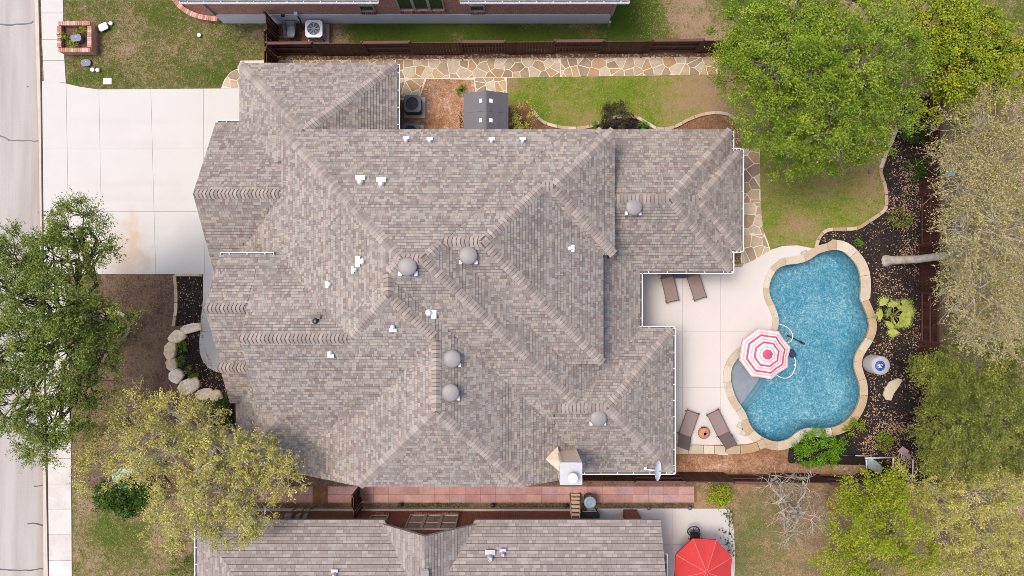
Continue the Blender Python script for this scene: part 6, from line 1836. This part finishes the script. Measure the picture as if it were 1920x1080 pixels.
# the nearly bare oak beyond the fence: pale limbs, few leaves
tree('oak_tree', 'sprawling half bare oak with pale grey trunk rising from the mulch bed', (1662, 489), 3.0, .19,
     [(1800, 262, 5.5, 54, 52, 1.2, 40), (1870, 240, 6.2, 70, 60, 1.3, 56), (1900, 330, 7.0, 80, 70, 1.4, 70), (1812, 350, 6.6, 58, 56, 1.3, 48), (1800, 430, 6.0, 42, 46, 1.2, 26), (1850, 430, 7.6, 85, 70, 1.4, 74), (1920, 440, 7.0, 60, 60, 1.3, 44), (1806, 525, 5.6, 46, 36, 1.0, 28),
      (1840, 540, 6.4, 80, 60, 1.3, 66), (1910, 560, 6.6, 60, 60, 1.2, 44), (1860, 620, 5.8, 60, 44, 1.1, 40), (1815, 600, 5.2, 36, 30, 1.0, 16)],
     'lf_grey', 'bark_pale', ntw=8, tl=.85, nl=9, ls=.075, asp=.6, spread=.85, keep=.8, twig_r=.009, lean=(1.35, .15), droop=.05)
# junipers at the lower right
tree('juniper_tree', 'dense green juniper leaning over the fence below the half bare oak', (1790, 760), 1.5, .16,
     [(1752, 694, 4.0, 34, 24, .8, 44), (1774, 722, 4.4, 44, 34, .9, 57), (1830, 700, 4.6, 60, 40, 1.0, 67), (1890, 690, 4.8, 40, 50, 1.0, 52), (1774, 800, 4.8, 56, 50, 1.1, 91), (1840, 780, 5.6, 74, 60, 1.2, 117), (1900, 800, 5.2, 40, 60, 1.1, 59), (1790, 860, 4.6, 62, 40, 1.0, 72), (1860, 860, 4.6, 60, 40, 1.0, 70)],
     'lf_jun', 'bark', ntw=11, tl=.55, nl=13, ls=.085, asp=.4, spread=.5, droop=.1)
tree('juniper_tree', 'yellow olive juniper at the right margin below the dense green one', (1850, 930), 1.5, .14,
     [(1830, 920, 5.0, 60, 45, 1.1, 54), (1895, 930, 5.2, 46, 50, 1.1, 46), (1860, 1000, 4.8, 60, 50, 1.1, 58), (1910, 1040, 4.8, 40, 50, 1.0, 40), (1840, 1070, 4.6, 60, 40, 1.0, 50), (1890, 1100, 4.6, 60, 40, 1.0, 30)],
     'lf_olive', 'bark_pale', ntw=8, tl=.55, nl=12, ls=.080, asp=.45, spread=.65)
tree('oak_tree', 'small pale olive oak between the lime tree and the junipers', (1740, 930), 1.8, .12,
     [(1720, 905, 4.4, 42, 34, .9, 34), (1755, 945, 4.4, 40, 36, .9, 34), (1770, 1000, 4.0, 44, 36, .9, 30), (1790, 1060, 3.8, 50, 40, .9, 34)],
     'lf_olive', 'bark_pale', ntw=7, tl=.5, nl=11, ls=.078, asp=.5, spread=.7)
tree('lime_tree', 'bright lime green loose tree near the lower right corner', (1640, 965), 1.6, .13,
     [(1630, 920, 4.2, 54, 34, .9, 46), (1680, 910, 4.0, 40, 34, .9, 28), (1600, 980, 4.4, 46, 44, 1.0, 46), (1660, 980, 5.2, 62, 50, 1.1, 58), (1590, 1050, 4.2, 56, 46, 1.0, 56), (1660, 1060, 4.8, 60, 46, 1.0, 52), (1710, 1050, 4.2, 50, 50, .9, 28), (1620, 1110, 4.2, 60, 30, .9, 30)],
     'lf_lime', 'bark', ntw=7, tl=.6, nl=13, ls=.082, asp=.55, spread=.7)
# live oak by the street
tree('oak_tree', 'big dark green live oak overhanging the street and sidewalk', (215, 612), 2.2, .24,
     [(150, 425, 6.4, 48, 44, 1.1, 46), (110, 480, 6.6, 55, 44, 1.2, 52), (180, 470, 6.0, 36, 40, 1.0, 29), (30, 480, 6.4, 50, 42, 1.1, 50), (-30, 520, 6.4, 50, 60, 1.1, 34), (30, 560, 7.2, 65, 60, 1.3, 76), (110, 570, 7.6, 66, 56, 1.3, 76), (180, 600, 6.4, 60, 46, 1.2, 57),
      (30, 660, 7.2, 66, 60, 1.3, 76), (120, 660, 7.0, 66, 56, 1.3, 71), (190, 660, 5.6, 46, 36, 1.0, 39), (170, 720, 5.2, 50, 40, 1.0, 46), (40, 760, 6.6, 62, 52, 1.2, 64), (110, 780, 6.2, 56, 46, 1.1, 55), (85, 835, 5.6, 42, 26, .8, 24), (-30, 700, 6.4, 50, 70, 1.1, 34)],
     'lf_live', 'bark_dark', ntw=7, tl=.66, nl=15, ls=.082, asp=.5, spread=.6)
# yellow oak at the lower left
tree('oak_tree', 'wide yellow olive oak in spring leaf over the lower front corner of the roof', (430, 806), 2.0, .22,
     [(260, 770, 5.0, 52, 36, 1.0, 44), (330, 775, 5.4, 50, 36, 1.0, 44), (215, 830, 5.0, 54, 42, 1.0, 46), (300, 840, 6.0, 66, 48, 1.2, 62), (385, 800, 5.4, 42, 40, 1.0, 34), (185, 880, 4.6, 44, 40, .9, 30), (260, 880, 5.0, 36, 20, .8, 10), (420, 850, 6.0, 48, 42, 1.1, 46), (345, 940, 5.4, 66, 46, 1.1, 60), (410, 920, 6.0, 62, 50, 1.2, 62), (480, 850, 5.6, 44, 40, 1.0, 34),
      (520, 890, 5.6, 50, 42, 1.0, 48), (470, 940, 5.4, 56, 46, 1.0, 54), (440, 985, 4.8, 54, 28, .9, 34), (365, 995, 4.6, 50, 30, .8, 26), (310, 990, 4.4, 36, 26, .8, 12)],
     'lf_olive', 'bark_pale', ntw=8, tl=.55, nl=12, ls=.074, asp=.6, spread=.75, droop=.05, keep=.72, twig_r=.010)
# the bare little tree near the lower fence
bt_ = P(1485, 955, 0)
t = thing('bare_tree', 'small leafless grey tree spreading over the dead leaves', 'tree', bt_)
L = []
for px, py, z, rx in ((1450, 900, 2.6, 26), (1510, 905, 2.6, 26), (1470, 950, 3.0, 30), (1520, 970, 2.8, 28), (1480, 1000, 2.6, 24)):
    c_ = P(px, py, z); L.append(((c_.x, c_.y, c_.z), (rx / 36, rx / 36, .6), 26))
SA, SB, R0, R1, tips, dirs = grow((bt_.x, bt_.y, .9), L, .10)
V_, F_ = segs_mesh(SA, SB, R0 * 1.2 + .004, R1 * 1.2 + .003, 5)
T_ = np.repeat(tips, 5, 0); E_ = T_ + unit(np.repeat(dirs, 5, 0) + RNG.normal(0, .7, T_.shape)) * RNG.uniform(.2, .6, (len(T_), 1))
V2, F2 = segs_mesh(T_, E_, np.full(len(T_), .007), np.full(len(T_), .003), 3)
tb_ = MB(); tb_.tube([(bt_.x, bt_.y, -.02), (bt_.x, bt_.y, .9)], [.13, .09], 8); tv = np.array([tuple(v) for v in tb_.v]); qd = np.array([f for f in tb_.f if len(f) == 4])
link_mesh('trunk', np_mesh('trunk', np.vstack([tv, V_, V2]) - np.array(bt_), np.vstack([qd, F_ + len(tv), F2 + len(tv) + len(V_)]), M['bark_pale'], smooth=True), t)

# ------------------------------------------------------------------ shrubs and small plants
def shrub(name, label, px, py, rx, ry, h, n, leaf, ls=.07, asp=.55, ntw=6, tl=.32, nl=9, cat='shrub', group=None, bark='bark_dark', zb=0.0):
    return tree(name, label, (P(px, py, h * .5).x, P(px, py, h * .5).y, zb), h * .22 + zb, .04, [(px, py, zb + h * .62, rx, ry, h * .38, n)], leaf, bark, ntw=ntw, tl=tl, nl=nl, ls=ls, asp=asp, spread=.75, twig_r=.005, cat=cat, group=group)
shrub('shrub', 'round glossy dark green bush below the pale green cabinet', 232, 928, 52, 32, 1.3, 90, 'lf_dark', .11, .7)
shrub('shrub', 'dark green bush squeezed between the last boulder and the roof corner', 415, 776, 20, 30, 1.3, 46, 'lf_dark', .07)
shrub('shrub', 'dense bright green bush below the rounded end of the pool', 1534, 843, 48, 30, 1.2, 100, 'lf_bright', .075)
shrub('shrub', 'loose olive bush at the corner of the grey shed', 980, 222, 22, 26, 1.5, 34, 'lf_olive', .06)
shrub('shrub', 'dark purplish bush on the curved bed edging', 1157, 218, 26, 22, 1.2, 40, 'lf_purple', .075)
shrub('shrub', 'dark green clump under the edge of the huge elm by the fence', 1712, 240, 26, 26, 1.2, 36, 'lf_dark', .07)
shrub('shrub', 'small dark shrub beside the spotlight in the upper mulch bed', 1718, 318, 20, 16, .9, 26, 'lf_dark', .07)
shrub('shrub', 'yellow flowering bush at the end of the pink paver path', 1352, 928, 18, 18, .9, 34, 'lf_yel', .08)
shrub('shrub', 'green leafy clump growing at the edge of the coping near the bright bush', 1603, 803, 15, 12, .5, 18, 'lf_elm', .06)
shrub('shrub', 'upright green weed in the leafy mulch beside the pink chair', 1658, 828, 11, 16, .6, 18, 'lf_elm', .06)
shrub('shrub', 'grey green bush at the corner of the lower neighbour roof', 340, 1058, 22, 26, 1.0, 34, 'lf_live', .055)
shrub('shrub', 'pale twiggy bush between the lower lawn and the yellow oak', 312, 1015, 30, 24, .8, 14, 'lf_grey', .05)
shrub('shrub', 'dark low shrub inside the stone tree ring', 205, 625, 26, 22, .7, 34, 'lf_live', .065)
for (px, py, r, h), lb, lf in zip(((1122, 236, 9, .4), (1206, 236, 9, .4), (341, 650, 9, .35), (339, 676, 9, .35), (360, 696, 11, .45), (1688, 410, 20, .7), (1610, 455, 6, .25), (152, 58, 9, .3), (120, 72, 9, .3), (137, 86, 7, .3), (865, 170, 8, .2), (272, 885, 10, .3), (1700, 600 - 30, 9, .3)),
                              ('green tuft in the black mulch left of the purplish bush', 'green tuft in the black mulch right of the purplish bush', 'green mound beside the tall limestone boulder', 'green mound beside the small squat boulder', 'green mound beside the oak twigs in the boulder bed', 'bright green spiky clump by the bend of the winding edging', 'tiny weed in the mulch above the pool coping', 'yellow green plant at the top of the brick planter', 'yellow green plant against the sidewalk side of the brick planter', 'yellow green plant at the bottom of the brick planter', 'sparse weed on the dirt beside the shed', 'yellow flowers beside the pale green cabinet', 'small weed above the fan palm'),
                              ('lf_bright', 'lf_bright', 'lf_elm', 'lf_elm', 'lf_elm', 'lf_elm', 'lf_bright', 'lf_yel', 'lf_yel', 'lf_yel', 'lf_elm', 'lf_yel', 'lf_elm')):
    shrub('plant', lb, px, py, r, r * .9, h, max(10, int(r * 1.6)), lf, .05, .5, tl=.16, nl=6, cat='plant', zb=.36 if px < 160 and py < 100 else 0.0)

# fan palm: stiff fans of narrow blades on short stalks
def palm(label, px, py, r, n, zc):
    c_ = P(px, py, zc); t = thing('palm', label, 'palm', (c_.x, c_.y, 0))
    MB().lathe([(.16, 0), (.14, zc * .6), (.10, zc * .8), (.004, zc * .82)], (c_.x, c_.y, 0), 12).build('trunk', M['bark_dark'], t)
    for k in range(n):
        a = 2.4 * k + random.uniform(-.25, .25); el = .05 + 1.2 * (k / n) ** 1.6; Ls = r * (.60 - .38 * k / n) * random.uniform(.85, 1.12)
        d = Vector((math.cos(a) * math.cos(el), math.sin(a) * math.cos(el), math.sin(el)))
        s_ = Vector((c_.x, c_.y, zc * .75)); hub = s_ + d * Ls
        mb = MB(); mb.tube([s_, hub], .012, 4)
        side = d.cross(Vector((0, 0, 1))).normalized(); up_ = side.cross(d)
        tn = random.uniform(.2, .9); nb_ = 17
        for j in range(nb_):
            f = (j / (nb_ - 1) - .5) * 2.1; bd = (d * math.cos(f) + side * math.sin(f) + up_ * .12 * abs(math.sin(f))).normalized()
            ln = r * .50 * (1 - .25 * abs(f) / 1.75) * random.uniform(.9, 1.1); e = hub + bd * ln - Vector((0, 0, .10 * ln)); w_ = bd.cross(up_).normalized() * .022; mdl = hub + bd * ln * .5
            mb.add([hub, mdl + w_, e, mdl - w_], [(0, 1, 2, 3)])
        o = mb.build('frond', M['lf_palm'], t)
        at = o.data.attributes.new('tint', 'FLOAT', 'POINT'); at.data.foreach_set('value', np.full(len(o.data.vertices), tn, dtype=np.float32))
palm('pale green fan palm in the mulch by the right side of the pool', 1680, 592, 1.10, 15, .75)
# trailing ivy on the edge of the white patio
shrub('ivy', 'thin trailing ivy creeping over the edge of the white patio', 1368, 1000, 9, 50, .2, 22, 'lf_dark', .09, .8, ntw=2, tl=.3, nl=4, cat='ivy')
